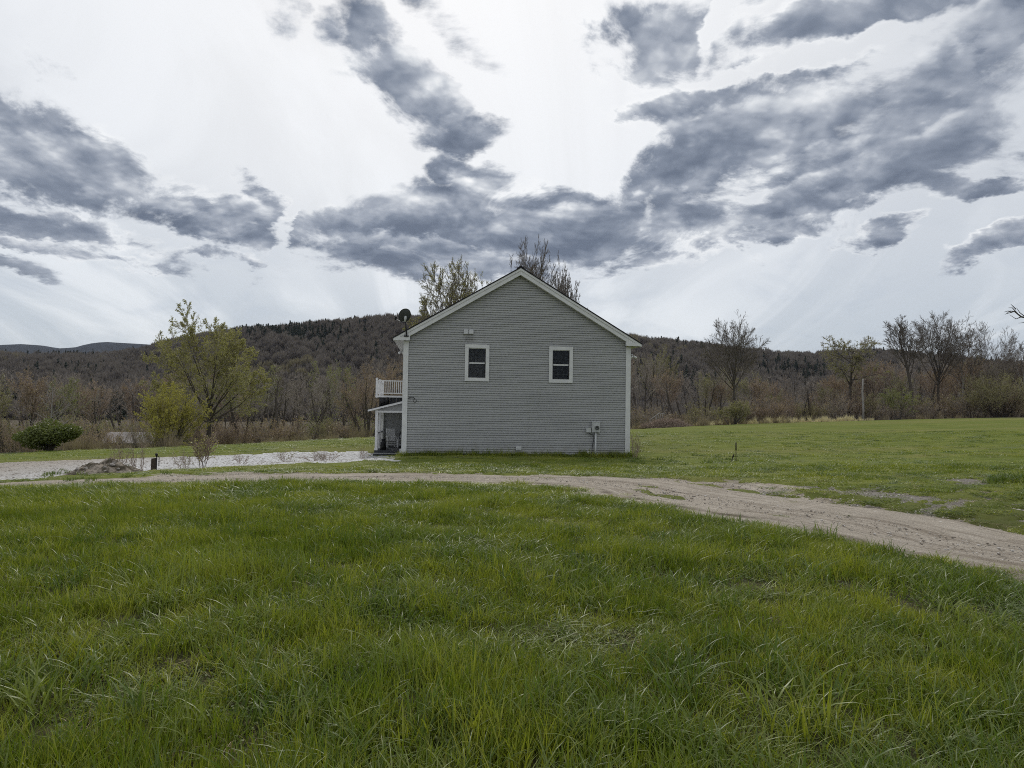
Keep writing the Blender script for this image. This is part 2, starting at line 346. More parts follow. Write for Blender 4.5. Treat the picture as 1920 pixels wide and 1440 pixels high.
def zbase(x, y):
    x = np.atleast_1d(np.asarray(x, float)); y = np.atleast_1d(np.asarray(y, float))
    xs, ys = x.ravel(), y.ravel(); out = np.empty(len(xs))
    for i in range(0, len(xs), 20000):
        a, b = xs[i:i + 20000], ys[i:i + 20000]
        out[i:i + 20000] = np.sqrt((a[:, None] - CTRL[None, :, 0]) ** 2 + (b[:, None] - CTRL[None, :, 1]) ** 2 + _cc ** 2) @ _W[:_n] + _W[_n] + _W[_n + 1] * a + _W[_n + 2] * b
    r = np.hypot(xs, ys); w = smooth(r, 115, 170); out = out * (1 - w) + w * (-5.0)
    return out.reshape(x.shape)
def zb1(x, y): return float(zbase(x, y)[0])
def lumps(x, y):
    return 0.018 * np.sin(x * 1.9 + 1.3 * np.sin(y * .8)) * np.sin(y * 1.5 + x * .4) + 0.025 * np.sin(x * .55 + 2) * np.sin(y * .61 + 1) + .010 * np.sin(x * 4.1 + y * 1.7) * np.sin(y * 4.6 - x)
def ground_hit(px, py):
    d = pix_dir(px, py); t = 2.0
    ts = np.geomspace(2, 160, 700); Pn = EYE[None] + d[None] * ts[:, None]
    below = Pn[:, 2] < zbase(Pn[:, 0], Pn[:, 1])
    i = int(np.argmax(below)) if below.any() else len(ts) - 1
    a, b = ts[max(i - 1, 0)], ts[i]
    for _ in range(24):
        m = .5 * (a + b); p = EYE + d * m
        if p[2] < zb1(p[0], p[1]): b = m
        else: a = m
    return EYE + d * b

def poly_px(pts): return np.array([ground_hit(*q)[:2] for q in pts])
ROAD_LO = [(-260, 921), (-120, 915), (0, 909), (120, 906), (237, 904), (396, 902.5), (594, 901), (752, 899.5), (900, 901), (1000, 905), (1060, 910), (1100, 917), (1117, 925), (1207, 942), (1284, 957), (1378, 970), (1463, 983),
           (1510, 998), (1570, 1013), (1634, 1028), (1698, 1038), (1783, 1053), (1860, 1068), (1920, 1092), (2050, 1140), (2200, 1200)]
ROAD_HI = [(-260, 909), (-120, 907), (0, 904), (120, 899.5), (237, 895), (301, 889.5), (396, 887.5), (594, 885.5), (752, 886.5), (900, 890), (1000, 892), (1100, 893), (1228, 895), (1356, 902), (1470, 909), (1506, 923), (1621, 942), (1740, 962), (1920, 994), (2050, 1020), (2200, 1050)]
DRIVE = [(-420, 868), (-260, 868), (0, 867), (119, 862.5), (237, 859.5), (356, 855.5), (495, 850), (574, 846), (640, 845), (673, 845), (692, 847), (716, 854), (740, 856), (738, 863), (708, 862), (633, 866), (495, 870.5), (356, 876), (237, 882), (170, 889), (103, 893), (60, 897), (0, 900), (-260, 906), (-420, 909)]
PATCHES = [[(1470, 905), (1560, 909), (1610, 917), (1700, 921), (1790, 949), (1735, 952), (1640, 938), (1560, 926), (1500, 922)],
           [(1815, 925), (1850, 929), (1880, 936), (1940, 945), (2000, 960), (2000, 985), (1940, 972), (1895, 966), (1850, 945)],
           [(1800, 897), (1835, 895), (1845, 902), (1815, 905)]]
ROAD_LO = [(x, y + (5.0 if x < 1000 else 3.5 + 10.0 * min(max((x - 1350) / 450, 0), 1))) for x, y in ROAD_LO]
DRIVE = [(x, y + (2.5 if i > 12 else 0)) for i, (x, y) in enumerate(DRIVE)]
def run_on(p, la, lb):
    """carry a road edge on past the frame at both ends"""
    a = p[0] - p[1]; b = p[-1] - p[-2]; return np.concatenate([[p[0] + a / np.linalg.norm(a) * la], p, [p[-1] + b / np.linalg.norm(b) * lb]])
road_lo_w = run_on(poly_px(ROAD_LO), 14, 9); road_poly = np.concatenate([run_on(poly_px(ROAD_HI), 14, 9), road_lo_w[::-1]])
drive_poly = poly_px(DRIVE); patch_polys = [poly_px(p) for p in PATCHES]
def sdf(poly, x, y):
    """signed distance to polygon, negative inside"""
    sh = x.shape; x = x.ravel(); y = y.ravel(); d = np.full(len(x), 1e9); ins = np.zeros(len(x), bool); n = len(poly)
    for i in range(n):
        a, b = poly[i], poly[(i + 1) % n]; e = b - a; L2 = e @ e + 1e-12
        t = np.clip(((x - a[0]) * e[0] + (y - a[1]) * e[1]) / L2, 0, 1)
        d = np.minimum(d, (x - a[0] - t * e[0]) ** 2 + (y - a[1] - t * e[1]) ** 2)
        c = ((a[1] > y) != (b[1] > y)) & (x < (b[0] - a[0]) * (y - a[1]) / (b[1] - a[1] + 1e-12) + a[0]); ins ^= c
    return (np.sqrt(d) * np.where(ins, -1, 1)).reshape(sh)
def edge_noise(x, y):
    return .10 * np.sin(3.1 * x + 1.7 * np.sin(2.3 * y)) + .07 * np.sin(7.3 * y + 2.1 * np.sin(5.9 * x)) + .05 * np.sin(13.0 * x + 3 * np.sin(9 * y)) + .03 * np.sin(23 * x - 19 * y)
def fields(x, y):
    """signed distances of road, driveway and bare gravel, with ragged edges"""
    w = edge_noise(x, y); far = 1 + np.hypot(x, y) / 40.0
    return sdf(road_poly, x, y) + w * 1.2 * far, sdf(drive_poly, x, y) + w * 1.6 * far, np.min([sdf(p, x, y) for p in patch_polys], 0) + w * 2.6 * far
def dip(s): return 1 - smooth(s, -0.22, 0.22)
def along_across(x, y):
    sh = x.shape; x = x.ravel(); y = y.ravel(); best = np.full(len(x), 1e9); al = np.zeros(len(x)); acc = 0.0
    for i in range(len(road_lo_w) - 1):
        a, b = road_lo_w[i], road_lo_w[i + 1]; e = b - a; L_ = np.linalg.norm(e)
        t = np.clip(((x - a[0]) * e[0] + (y - a[1]) * e[1]) / (L_ * L_ + 1e-9), 0, 1)
        d = np.hypot(x - a[0] - t * e[0], y - a[1] - t * e[1]); m = d < best
        best[m] = d[m]; al[m] = acc + t[m] * L_; acc += L_
    return al.reshape(sh), best.reshape(sh)

# fan-shaped sheet: fine in front of the camera, reaching the horizon
rr = [1.2]
while rr[-1] < 42: rr.append(rr[-1] + max(0.075, 0.0085 * rr[-1]))
while rr[-1] < 130: rr.append(rr[-1] * 1.02)
while rr[-1] < 5200: rr.append(rr[-1] * 1.09)
rr = np.array([0.35] + rr)
fr = np.linspace(-math.radians(62), math.radians(62), 560); bk = np.linspace(math.radians(62), math.radians(298), 50)[1:-1]
th = np.concatenate([fr, bk]); nf = len(fr)
RR, TH = np.meshgrid(rr, th, indexing='ij'); GX, GY = RR * np.sin(TH), RR * np.cos(TH)
ZB = zbase(GX, GY)
s_road, s_drive, s_patch = fields(GX, GY)
near = 1 - smooth(RR, 60, 110)
GZ = ZB + lumps(GX, GY) * near + .03 - .085 * np.maximum(np.maximum(dip(s_road), dip(s_drive)), dip(s_patch) * .8) * near
nr, nt = RR.shape
idx = np.arange(nr * nt).reshape(nr, nt)
def fan_faces(mask=None, wrap=True):
    a = idx[:-1, :]; b = idx[1:, :]; a2 = np.roll(a, -1, 1); b2 = np.roll(b, -1, 1)
    F = np.stack([a, a2, b2, b], -1)
    if not wrap: F = F[:, :-1]
    F = F.reshape(-1, 4)
    if mask is not None: F = F[mask.ravel()[F].any(1)]
    return F[:, ::-1]
def compact(V, F):
    u, inv = np.unique(F, return_inverse=True); return V[u], inv.reshape(F.shape), u
GV = np.stack([GX, GY, GZ], -1).reshape(-1, 3)

def mat_ground():
    m, t, out = new_mat('meadow_ground')
    g = N(t, 'ShaderNodeNewGeometry').outputs['Position']
    sp_ = N(t, 'ShaderNodeSeparateXYZ', None, {0: g}).outputs
    st = N(t, 'ShaderNodeMapping', None, {'Vector': g, 'Scale': (.35, 1.0, 1.0)}).outputs[0]
    big = NOISE(t, st, 0.16, 5.0, 0.6).outputs[0]; mid = NOISE(t, st, 0.9, 6.0, 0.65).outputs[0]; fine = NOISE(t, g, 9.0, 6.0, 0.7).outputs[0]
    c = MIX(t, MR(t, mid, 0.34, 0.66), (.098, .130, .017), (.158, .182, .032))
    c = MIX(t, MR(t, big, 0.42, 0.68, 0.0, 0.75), c, (.190, .185, .055))
    c = MIX(t, MR(t, fine, 0.42, 0.72, 0.0, 0.55), c, (.075, .088, .016))
    # thatch and soil show near the camera between the blades
    dist = N(t, 'ShaderNodeVectorMath', {'operation': 'LENGTH'}, {0: g}).outputs['Value']
    soil = MIX(t, MR(t, fine, .35, .65), (.030, .032, .012), (.075, .068, .032))
    c = MIX(t, MR(t, dist, 7.0, 20.0), soil, c)
    wood = MIX(t, MR(t, mid, .3, .7), (.075, .064, .046), (.13, .108, .076))
    c = MIX(t, MR(t, dist, 96.0, 112.0), c, wood)
    principled(t, out, c, 0.95, 0.1, fine, 0.6, 0.05); return m
gme = mesh_np('ground', GV, fan_faces(), True)
ground = tag(link('ground', gme, mat_ground()), kind='structure')

def mat_road(name, pale):
    m, t, out = new_mat(name)
    g = N(t, 'ShaderNodeNewGeometry').outputs['Position']
    al = N(t, 'ShaderNodeAttribute', {'attribute_name': 'along'}).outputs['Fac']; ac = N(t, 'ShaderNodeAttribute', {'attribute_name': 'across'}).outputs['Fac']
    tr = N(t, 'ShaderNodeCombineXYZ', None, {0: MA(t, 'MULTIPLY', al, .22), 1: MA(t, 'MULTIPLY', ac, 3.4), 2: 0.0}).outputs[0]
    lines = NOISE(t, tr, 1.6, 6.0, 0.68, 0.3).outputs[0]
    peb = NOISE(t, g, 26.0, 5.0, 0.7).outputs[0]; mid = NOISE(t, g, 1.6, 5.0, 0.6).outputs[0]
    v = N(t, 'ShaderNodeTexVoronoi', {'feature': 'F1'}, {'Vector': g, 'Scale': 55.0}).outputs
    c = MIX(t, MR(t, mid, .35, .65), pale[0], pale[1])
    c = MIX(t, MR(t, lines, .44, .66, 0.0, .9), c, pale[2])
    l2 = NOISE(t, N(t, 'ShaderNodeMapping', None, {'Vector': tr, 'Scale': (2.5, 3.2, 1)}).outputs[0], 2.2, 4.0, .6).outputs[0]
    c = MIX(t, MR(t, l2, .52, .68, 0.0, .6), c, pale[4])
    c = MIX(t, MR(t, peb, .40, .68, 0.0, .55), c, pale[3])
    c = MIX(t, MR(t, v['Distance'], .05, .45, .35, 0.0), c, pale[4])
    if name == 'dirt_road_surface':                    # darker wheel rut on the lawn side
        rut = MA(t, 'MULTIPLY', MR(t, MA(t, 'ABSOLUTE', MA(t, 'SUBTRACT', MA(t, 'ADD', ac, MA(t, 'MULTIPLY', mid, .5)), .62)), .06, .26, 1.0, 0.0), MR(t, NOISE(t, g, .8, 5.0, .7).outputs[0], .42, .62))
        c = MIX(t, MA(t, 'MULTIPLY', rut, .8), c, (.11, .085, .06))
    elif name == 'driveway_surface':                   # crushed white stone by the house
        sx = N(t, 'ShaderNodeSeparateXYZ', None, {0: g}).outputs
        wx = MR(t, MA(t, 'ADD', sx[0], MA(t, 'MULTIPLY', mid, 4.0)), -19.0, -10.0)
        wc = MIX(t, MR(t, NOISE(t, g, 7.0, 5.0, .75).outputs[0], .36, .62), (.38, .38, .38), (.82, .82, .81))
        c = MIX(t, wx, c, wc)
    h = MA(t, 'ADD', MA(t, 'MULTIPLY', lines, 1.2), peb)
    principled(t, out, c, 0.95, 0.12, h, 1.0, 0.06); return m
PALE = ((.46, .405, .33), (.55, .49, .405), (.25, .205, .155), (.29, .245, .195), (.64, .585, .51))
PALE2 = ((.42, .375, .32), (.51, .465, .405), (.29, .255, .21), (.27, .24, .20), (.52, .49, .45))
def sheet(name, s, off, mat, extra=None):
    m = (s < 0.55) & (RR < 75); m[:, nf:] = False
    F = fan_faces(m, False); F = F[(F % nt < nf).all(1)]
    Z = ZB + off + (extra if extra is not None else 0) - .10 * smooth(s, .12, .45)      # rims sink below the sod
    V, F2, u = compact(np.stack([GX, GY, Z], -1).reshape(-1, 3), F)
    me = mesh_np(name, V, F2, True)
    al, ac = along_across(V[:, 0], V[:, 1])
    for nm, arr in (('along', al), ('across', ac)):
        at = me.attributes.new(nm, 'FLOAT', 'POINT'); at.data.foreach_set('value', arr.astype(np.float32))
    return tag(link(name, me, mat), kind='structure')
AL, AC = along_across(GX, GY)
ruts = .026 * np.sin(AC * 3.1 + .5 * np.sin(AL * .4)) + .010 * np.sin(AC * 9 + np.sin(AL * .7)) + .006 * np.sin(GX * 8) * np.sin(GY * 9)
sheet('dirt_road', s_road, -.012, mat_road('dirt_road_surface', PALE), ruts)
sheet('gravel_driveway', s_drive, -.008, mat_road('driveway_surface', PALE2), .006 * np.sin(GX * 5) * np.sin(GY * 6))
sheet('gravel_patch', s_patch, -.010, mat_road('patch_surface', ((.25, .225, .195), (.33, .30, .26), (.19, .165, .14), (.17, .15, .13), (.42, .40, .37))), .008 * np.sin(GX * 7) * np.sin(GY * 8))

# ------------------------------------------------------------------ the house
HROT = math.radians(6.0); HC = np.array([0.28, 31.2, -0.39])
_hu = np.array([math.cos(HROT), math.sin(HROT), 0]); _hv = np.array([-math.sin(HROT), math.cos(HROT), 0])
def gpx(px, py, v=0.0):
    """pixel on the plane v -> house coordinates (u, z)"""
    d = pix_dir(px, py); o = EYE - HC; t = (v - o @ _hv) / (d @ _hv); p = o + d * t
    return float(p @ _hu), float(p[2])
def hworld(u, v, z): return HC + u * _hu + v * _hv + np.array([0, 0, z])
VENT = gpx(879, 622)
M_['siding'] = mat_siding()
house = tag(empty('house', HC, HROT), 'two-storey grey clapboard house with white trim and dark roof', 'house')
WB = 5.0; SL = 0.591; ZP = 8.30; EAVE = 5.48; SOF = 4.95; DEPTH = 18.0; OVH = -0.30
def win_rect(x0, x1, y0, y1):
    xm, ym = (x0 + x1) / 2, (y0 + y1) / 2
    return gpx(x0, ym)[0], gpx(x1, ym)[0], gpx(xm, y1)[1], gpx(xm, y0)[1]
WINS = [win_rect(871.5, 917, 646, 715), win_rect(1029, 1073.5, 650, 718)]
# clapboards, one by one
z = 0.10; PITCHS = 0.1016
while z < ZP - .42:
    z1 = z + PITCHS + .004
    def lim(q): return min(4.83, (ZP - .30 - q) / SL)
    wl, wh = lim(z), lim(z1)
    if wh < .02: break
    spans = [(-wl, wl, -wh, wh)]
    for (a, b, c, d) in WINS:
        if z > c + .02 and z1 < d - .02:
            ns = []
            for (l0, r0, l1, r1) in spans:
                if a > l0 and b < r0: ns += [(l0, a + .03, l1, a + .03), (b - .03, r0, b - .03, r1)]
                else: ns.append((l0, r0, l1, r1))
            spans = ns
    for (l0, r0, l1, r1) in spans:
        j = random.uniform(-.0015, .0015)
        zs, zt = z + PITCHS * .64, z + PITCHS * .70            # dutch-lap profile: flat face, then a groove under the next course
        k1, k2 = (zs - z) / (z1 - z), (zt - z) / (z1 - z)
        prof = [(0, 0.0, z), (-.040 + j, 0.0, z), (-.037 + j, k1, zs), (-.004, k2, zt), (-.003, 1.0, z1), (0, 1.0, z1)]
        v = [(l0 + (l1 - l0) * k, y, q) for y, k, q in prof] + [(r0 + (r1 - r0) * k, y, q) for y, k, q in prof]
        f = [tuple(range(5, -1, -1)), tuple(range(6, 12))] + [(i, (i + 1) % 6, (i + 1) % 6 + 6, i + 6) for i in range(6)]
        link('clapboard', mesh('clapboard', v, f), M_['siding'], house)
    z += PITCHS
box('foundation', -4.98, 4.98, .012, .3, -.5, .13, M_['concrete'], house)
def lap_wall(name, p0, p1, z0, z1, parent, mat, nrm):
    """a whole lapped wall from p0 to p1 (house u,v), courses joined"""
    parts = []; zz = z0; nx, ny = nrm
    while zz < z1 - .01:
        t = min(zz + PITCHS + .003, z1)
        V = [(p0[0] + nx * .02, p0[1] + ny * .02, zz), (p1[0] + nx * .02, p1[1] + ny * .02, zz), (p1[0] + nx * .004, p1[1] + ny * .004, t), (p0[0] + nx * .004, p0[1] + ny * .004, t),
             (p0[0], p0[1], zz), (p1[0], p1[1], zz)]
        parts.append((V, [(0, 1, 2, 3), (0, 4, 5, 1)])); zz += PITCHS
    o = multi(name, parts, mat, parent); o['kind'] = 'stuff'; return o
lap_wall('side_siding', (-WB, DEPTH), (-WB, 0.02), -.9, SOF + .1, house, M_['siding'], (-1, 0))
lap_wall('side_siding', (WB, 0.02), (WB, DEPTH), -.6, SOF + .1, house, M_['siding'], (1, 0))
prism('rear_wall', [(-WB, -.9), (WB, -.9), (WB, SOF + .1), (0, ZP - .1), (-WB, SOF + .1)], DEPTH - .1, DEPTH, M_['siding'], house)
box('side_backing', -WB + .004, -WB + .1, .05, DEPTH - .11, -1.2, SOF + .1, M_['siding'], house)
box('side_backing', WB - .1, WB - .004, .05, DEPTH - .11, -1.0, SOF + .1, M_['siding'], house)
# corner boards
for s in (-1, 1):
    a, b = sorted((s * 5.03, s * 4.81)); box('corner_board', a, b, -.075, -.003, .03, SOF - .01, M_['white'], house)
    a, b = sorted((s * 5.03, s * 5.004)); box('corner_board', a, b, -.002, .16, .03, SOF - .01, M_['white'], house)
# roof, rake boards, boxed eaves
for s in (-1, 1):
    def P2(pts): return [(s * u, zz) for u, zz in (pts if s > 0 else pts[::-1])]
    rf = prism('roof_slope', P2([(0.0, ZP - .055), (EAVE, ZP - .055 - SL * EAVE), (EAVE, ZP - SL * EAVE), (0, ZP)]), OVH - .03, DEPTH + .3, M_['roof'], house)
    e2 = EAVE - .03
    prism('rake_board', P2([(0.0, ZP - .165), (e2, ZP - .165 - SL * e2), (e2, ZP - .06 - SL * e2), (0, ZP - .06)]), OVH - .012, OVH + .02, M_['white'], house)
    e3 = 4.80
    prism('rake_board', P2([(0.0, ZP - .355), (e3, ZP - .355 - SL * e3), (e3, ZP - .168 - SL * e3), (0, ZP - .168)]), OVH + .012, OVH + .04, M_['white'], house)
    prism('rake_soffit', P2([(0.0, ZP - .345), (e3, ZP - .345 - SL * e3), (e3, ZP - .325 - SL * e3), (0, ZP - .325)]), OVH + .042, -.001, M_['soffit'], house)
    bb = prism('eave_return', P2([(4.765, SOF), (e2, SOF), (e2, ZP - .166 - SL * e2), (4.765, ZP - .166 - SL * 4.765)]), OVH + .006, -.078, M_['white'], house)
    a, b = sorted((s * 4.755, s * (e2 + .004))); tr = box('return_trim', a, b, OVH - .016, OVH + .005, SOF - .012, SOF + .125, M_['white'], bb)
    a, b = sorted((s * 4.755, s * 4.84)); box('return_trim', a, b, OVH - .014, OVH + .005, SOF + .127, ZP - .20 - SL * 4.84, M_['white'], bb)
    a, b = sorted((s * 5.035, s * (e2 - .022))); box('eave_soffit', a, b, -.05, DEPTH + .2, SOF + .003, SOF + .02, M_['soffit'], house)
    a, b = sorted((s * (e2 - .02), s * e2)); box('eave_fascia', a, b, -.05, DEPTH + .2, SOF, ZP - .06 - SL * e2, M_['white'], house)
prism('ridge_cap', [(-.16, ZP - .10 + .012), (0, ZP + .012), (.16, ZP - .10 + .012), (.16, ZP - .06 + .012), (0, ZP + .05), (-.16, ZP - .06 + .012)], OVH - .032, DEPTH + .3, M_['roof'], house)

# windows: casing, sashes, panes, muntins, room behind
def mat_glass():
    m, t, out = new_mat('window_glass')
    fr_ = N(t, 'ShaderNodeFresnel', None, {'IOR': 1.45})
    gl = N(t, 'ShaderNodeBsdfGlossy', None, {'Color': (.8, .85, .9, 1), 'Roughness': 0.03})
    tr = N(t, 'ShaderNodeBsdfTransparent', None, {'Color': (.55, .56, .56, 1)})
    mx = N(t, 'ShaderNodeMixShader', None, {0: MA(t, 'MULTIPLY', fr_.outputs[0], .55), 1: tr.outputs[0], 2: gl.outputs[0]})
    t.links.new(mx.outputs[0], out.inputs['Surface']); return m
M_['glass'] = mat_glass()
for wi, (a, b, c, d) in enumerate(WINS):
    w = empty('window', (0, 0, 0), 0, house); w['label'] = ['left double-hung window with a drawn grey shade', 'right double-hung window with a dark lower sash'][wi]
    cw = .155
    for (n_, x0, x1, z0, z1) in (('casing', a, a + cw, c + cw, d - cw), ('casing', b - cw, b, c + cw, d - cw), ('casing', a, b, d - cw, d), ('sill', a, b, c, c + cw)):
        box(n_, x0 + .001, x1 - .001, -.085, .02, z0 + .001, z1 - .001, M_['white'], w)
    ia, ib, ic, id_ = a + cw, b - cw, c + cw, d - cw; zm = (ic + id_) / 2 - .01
    for (x0, x1, z0, z1) in ((ia, ia + .03, ic + .03, id_ - .03), (ib - .03, ib, ic + .03, id_ - .03), (ia, ib, id_ - .03, id_), (ia, ib, ic, ic + .03)):
        box('inner_frame', x0, x1, -.046, .06, z0, z1, M_['white'] if z1 == id_ else M_['screen'], w)
    box('meeting_rail', ia + .03, ib - .03, -.02, .05, zm - .03, zm + .03, M_['white'], w)
    box('pane', ia + .03, ib - .03, .012, .018, zm + .03, id_ - .03, M_['glass'], w)
    box('pane', ia + .03, ib - .03, .030, .036, ic + .03, zm - .03, M_['glass'], w)
    zz0, zz1 = (zm + .03, id_ - .03) if wi == 0 else (ic + .03, zm - .03); yy = .020 if wi == 0 else .040
    for k in (1, 2):
        xx = ia + .03 + (ib - ia - .06) * k / 3; box('muntin', xx - .011, xx + .011, yy, yy + .014, zz0, zz1, M_['screen'] if wi == 0 else M_['meter'], w)
    for k in ((1,) if wi == 0 else (1, 2)):
        zq = zz0 + (zz1 - zz0) * (.5 if wi == 0 else k / 2.9); box('muntin', ia + .03, ib - .03, yy + .015, yy + .027, zq - .010, zq + .010, M_['screen'] if wi == 0 else M_['meter'], w)
    if wi == 0: box('shade', ia - .05, ib + .05, .10, .115, ic, id_ , M_['curtain'], w)
    else: box('shade', ia - .05, ib + .05, .10, .115, zm, id_, M_['room'], w)
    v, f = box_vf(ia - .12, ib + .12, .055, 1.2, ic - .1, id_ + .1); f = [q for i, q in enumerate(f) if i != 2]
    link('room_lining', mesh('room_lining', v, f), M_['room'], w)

# vent hoods, outlet, pipe stub on the gable wall
for (x0, x1) in ((869.5, 878), (879.3, 887.5)):
    u0, z1 = gpx(x0, 617.5); u1, z0 = gpx(x1, 627)
    V = [(u0, -.045, z1), (u1, -.045, z1), (u1, -.09, z1 - .02), (u0, -.09, z1 - .02), (u0, -.02, z0), (u1, -.02, z0), (u1, -.13, z0 + .05), (u0, -.13, z0 + .05), (u1, -.13, z0), (u0, -.13, z0)]
    F = [(0, 1, 2, 3)[::-1], (3, 2, 6, 7)[::-1], (7, 6, 8, 9)[::-1], (0, 3, 7, 9, 4)[::-1], (1, 5, 8, 6, 2)[::-1]]
    h = link('vent_hood', mesh('vent_hood', V, F), M_['meter'], house)
    box('vent_opening', u0 + .01, u1 - .01, -.115, -.022, z0 + .004, z0 + .012, M_['black'], h)
u0, z1 = gpx(967, 836.5); u1, z0 = gpx(977, 844)
ob = box('outlet_box', u0, u1, -.105, -.045, z0, z1, M_['pvc'], house); box('outlet_cover', u0 + .04, u1 - .04, -.118, -.106, z0 + .05, z1 - .06, M_['meter'], ob)
u0, z1 = gpx(1101.5, 845); tube('pipe_stub', [(u0, -.09, -.3), (u0, -.09, z1)], .035, M_['rail'], house, 10)

# electricity meter with its conduit
mu, mz = gpx(1116, 801)
meter = tag(empty('electric_meter', hworld(mu, -.05, mz - .9), HROT), 'grey electric meter box with round dial and conduit on the house wall', 'meter')
def mb(n_, x0, x1, y0, y1, z0, z1, mt): return box(n_, x0, x1, y0, y1, z0 + .9, z1 + .9, M_[mt], meter)
mb('meter_box', -.18, .18, -.13, .0, -.225, .225, 'meter'); mb('box_hood', -.19, .19, -.145, 0, .226, .25, 'pvc'); mb('box_door', -.135, .17, -.15, -.131, -.20, .17, 'meter')
mb('junction_box', -.43, -.21, -.10, 0, -.23, -.02, 'meter')
g_ = empty('dial', (.03, -.15, .88), 0, meter)
def disc(name, r, y0, y1, mat, parent, n=24):
    V = [(r * math.cos(2 * math.pi * j / n), y, r * math.sin(2 * math.pi * j / n)) for y in (y0, y1) for j in range(n)]
    F = [tuple(range(n)), tuple(range(2 * n - 1, n - 1, -1))] + [(j, j + n, (j + 1) % n + n, (j + 1) % n) for j in range(n)]
    return link(name, mesh(name, V, F), mat, parent)
disc('dial_ring', .098, -.03, .01, M_['steel'], g_); disc('dial_glass', .085, -.10, -.031, M_['glass'], g_); disc('dial_face', .075, -.045, -.032, M_['lantern'], g_); box('dial_register', -.04, .04, -.052, -.046, 0.0, .035, M_['black'], g_)
cz = -mz + .9 - .35
tube('conduit', [(0.0, -.06, .672), (0.0, -.06, cz)], .042, M_['pvc'], meter, 12)
tube('cable', [(-.32, -.05, .66), (-.25, -.06, .60), (-.12, -.06, .56), (-.08, -.06, .45), (-.11, -.06, .25), (-.15, -.05, .0), (-.16, -.05, cz + .25)], .014, M_['black'], meter, 6)

# satellite dish on the left eave return
fu, fz = gpx(762, 629, OVH - .03)
dish = tag(empty('satellite_dish', hworld(fu, OVH - .02, fz), HROT), 'dark grey satellite dish on a mast at the left eave', 'satellite dish')
box('foot_plate', -.10, .10, -.03, .0, -.05, .0, M_['black'], dish)
def dpx(px, py, v=OVH - .15):
    u, zz = gpx(px, py, v); return np.array([u - fu, v - (OVH - .02), zz - fz])
p1 = dpx(761, 612); p2 = dpx(760, 603)
tube('mast', [(0, -.02, -.02), (0.0, -.06, .12), p1, p2], .03, M_['black'], dish)
dc = dpx(760, 592.5, OVH - .18)
nrm = np.array([-.42, .80, .42]); nrm /= np.linalg.norm(nrm); ax = np.cross(nrm, (0, 0, 1)); ax /= np.linalg.norm(ax); az = np.cross(ax, nrm)
V, F = [], []; nR, nA = 7, 32
for side, off in ((0, 0.0), (1, .012)):
    for i in range(nR + 1):
        r = i / nR
        for j in range(nA):
            a = 2 * math.pi * j / nA
            V.append(dc + .285 * r * math.cos(a) * ax + .315 * r * math.sin(a) * az + nrm * (.07 * r * r + off))
for side in (0, 1):
    o = side * (nR + 1) * nA
    for i in range(nR):
        for j in range(nA):
            q = (o + i * nA + j, o + i * nA + (j + 1) % nA, o + (i + 1) * nA + (j + 1) % nA, o + (i + 1) * nA + j); F.append(q if side else q[::-1])
o2 = (nR + 1) * nA
for j in range(nA): F.append((nR * nA + j, nR * nA + (j + 1) % nA, o2 + nR * nA + (j + 1) % nA, o2 + nR * nA + j))
link('reflector', mesh('reflector', V, F, True), M_['dish'], dish)
tube('back_bracket', [p2, p2 * .5 + dc * .5 + np.array([0, -.03, 0]), dc - nrm * .01], [.05, .06, .045], M_['meter'], dish)
tip = dpx(742, 598, OVH + .25)
arm = tube('feed_arm', [p2 + np.array([-.02, 0, .0]), dpx(750, 602, OVH + .05), tip], .013, M_['steel'], dish, 6)
tube('feed_horn', [tip + np.array([0, .02, -.03]), tip + np.array([-.01, -.03, .05]), tip + np.array([.03, -.10, .07])], [.045, .05, .035], M_['black'], dish)

# flood lights under the eaves
for (u, v, zz, lab, s) in ((-5.36, 5.0, SOF - .02, 'small white security light under the left eave', -1), (5.40, .9, SOF - .30, 'small white security light beside the right corner board', 1)):
    fl = tag(empty('security_light', hworld(u, v, zz), HROT), lab, 'light')
    if s < 0: tube('bracket', [(0, 0, .022), (0, 0, -.06)], .03, M_['rail'], fl)
    else: tube('bracket', [(-.37, 0, .05), (-.2, 0, .03), (0, 0, 0)], .025, M_['meter'], fl)
    for k in (-1, 1): tube('lamp_head', [(k * .02, 0, -.06), (k * .06, -.03, -.09), (k * .13, -.10, -.15)], [.03, .045, .06], M_['rail'], fl, 12)
# scroll bracket beside the left corner board
bu, bz = gpx(766, 747)
br = tag(empty('plant_bracket', hworld(bu, -.05, bz), HROT), 'black scrolled iron bracket on the clapboards by the left corner', 'bracket')
tube('arm', [(0, 0, 0), (.08, -.05, .05), (.16, -.08, .06), (.24, -.09, .02), (.28, -.09, -.03)], .016, M_['black'], br, 6)
tube('hook', [(.28 + .07 * math.sin(a), -.09, -.10 - .07 * math.cos(a) + .0) for a in np.linspace(math.pi * .9, math.pi * 2.8, 12)], .011, M_['black'], br, 6)

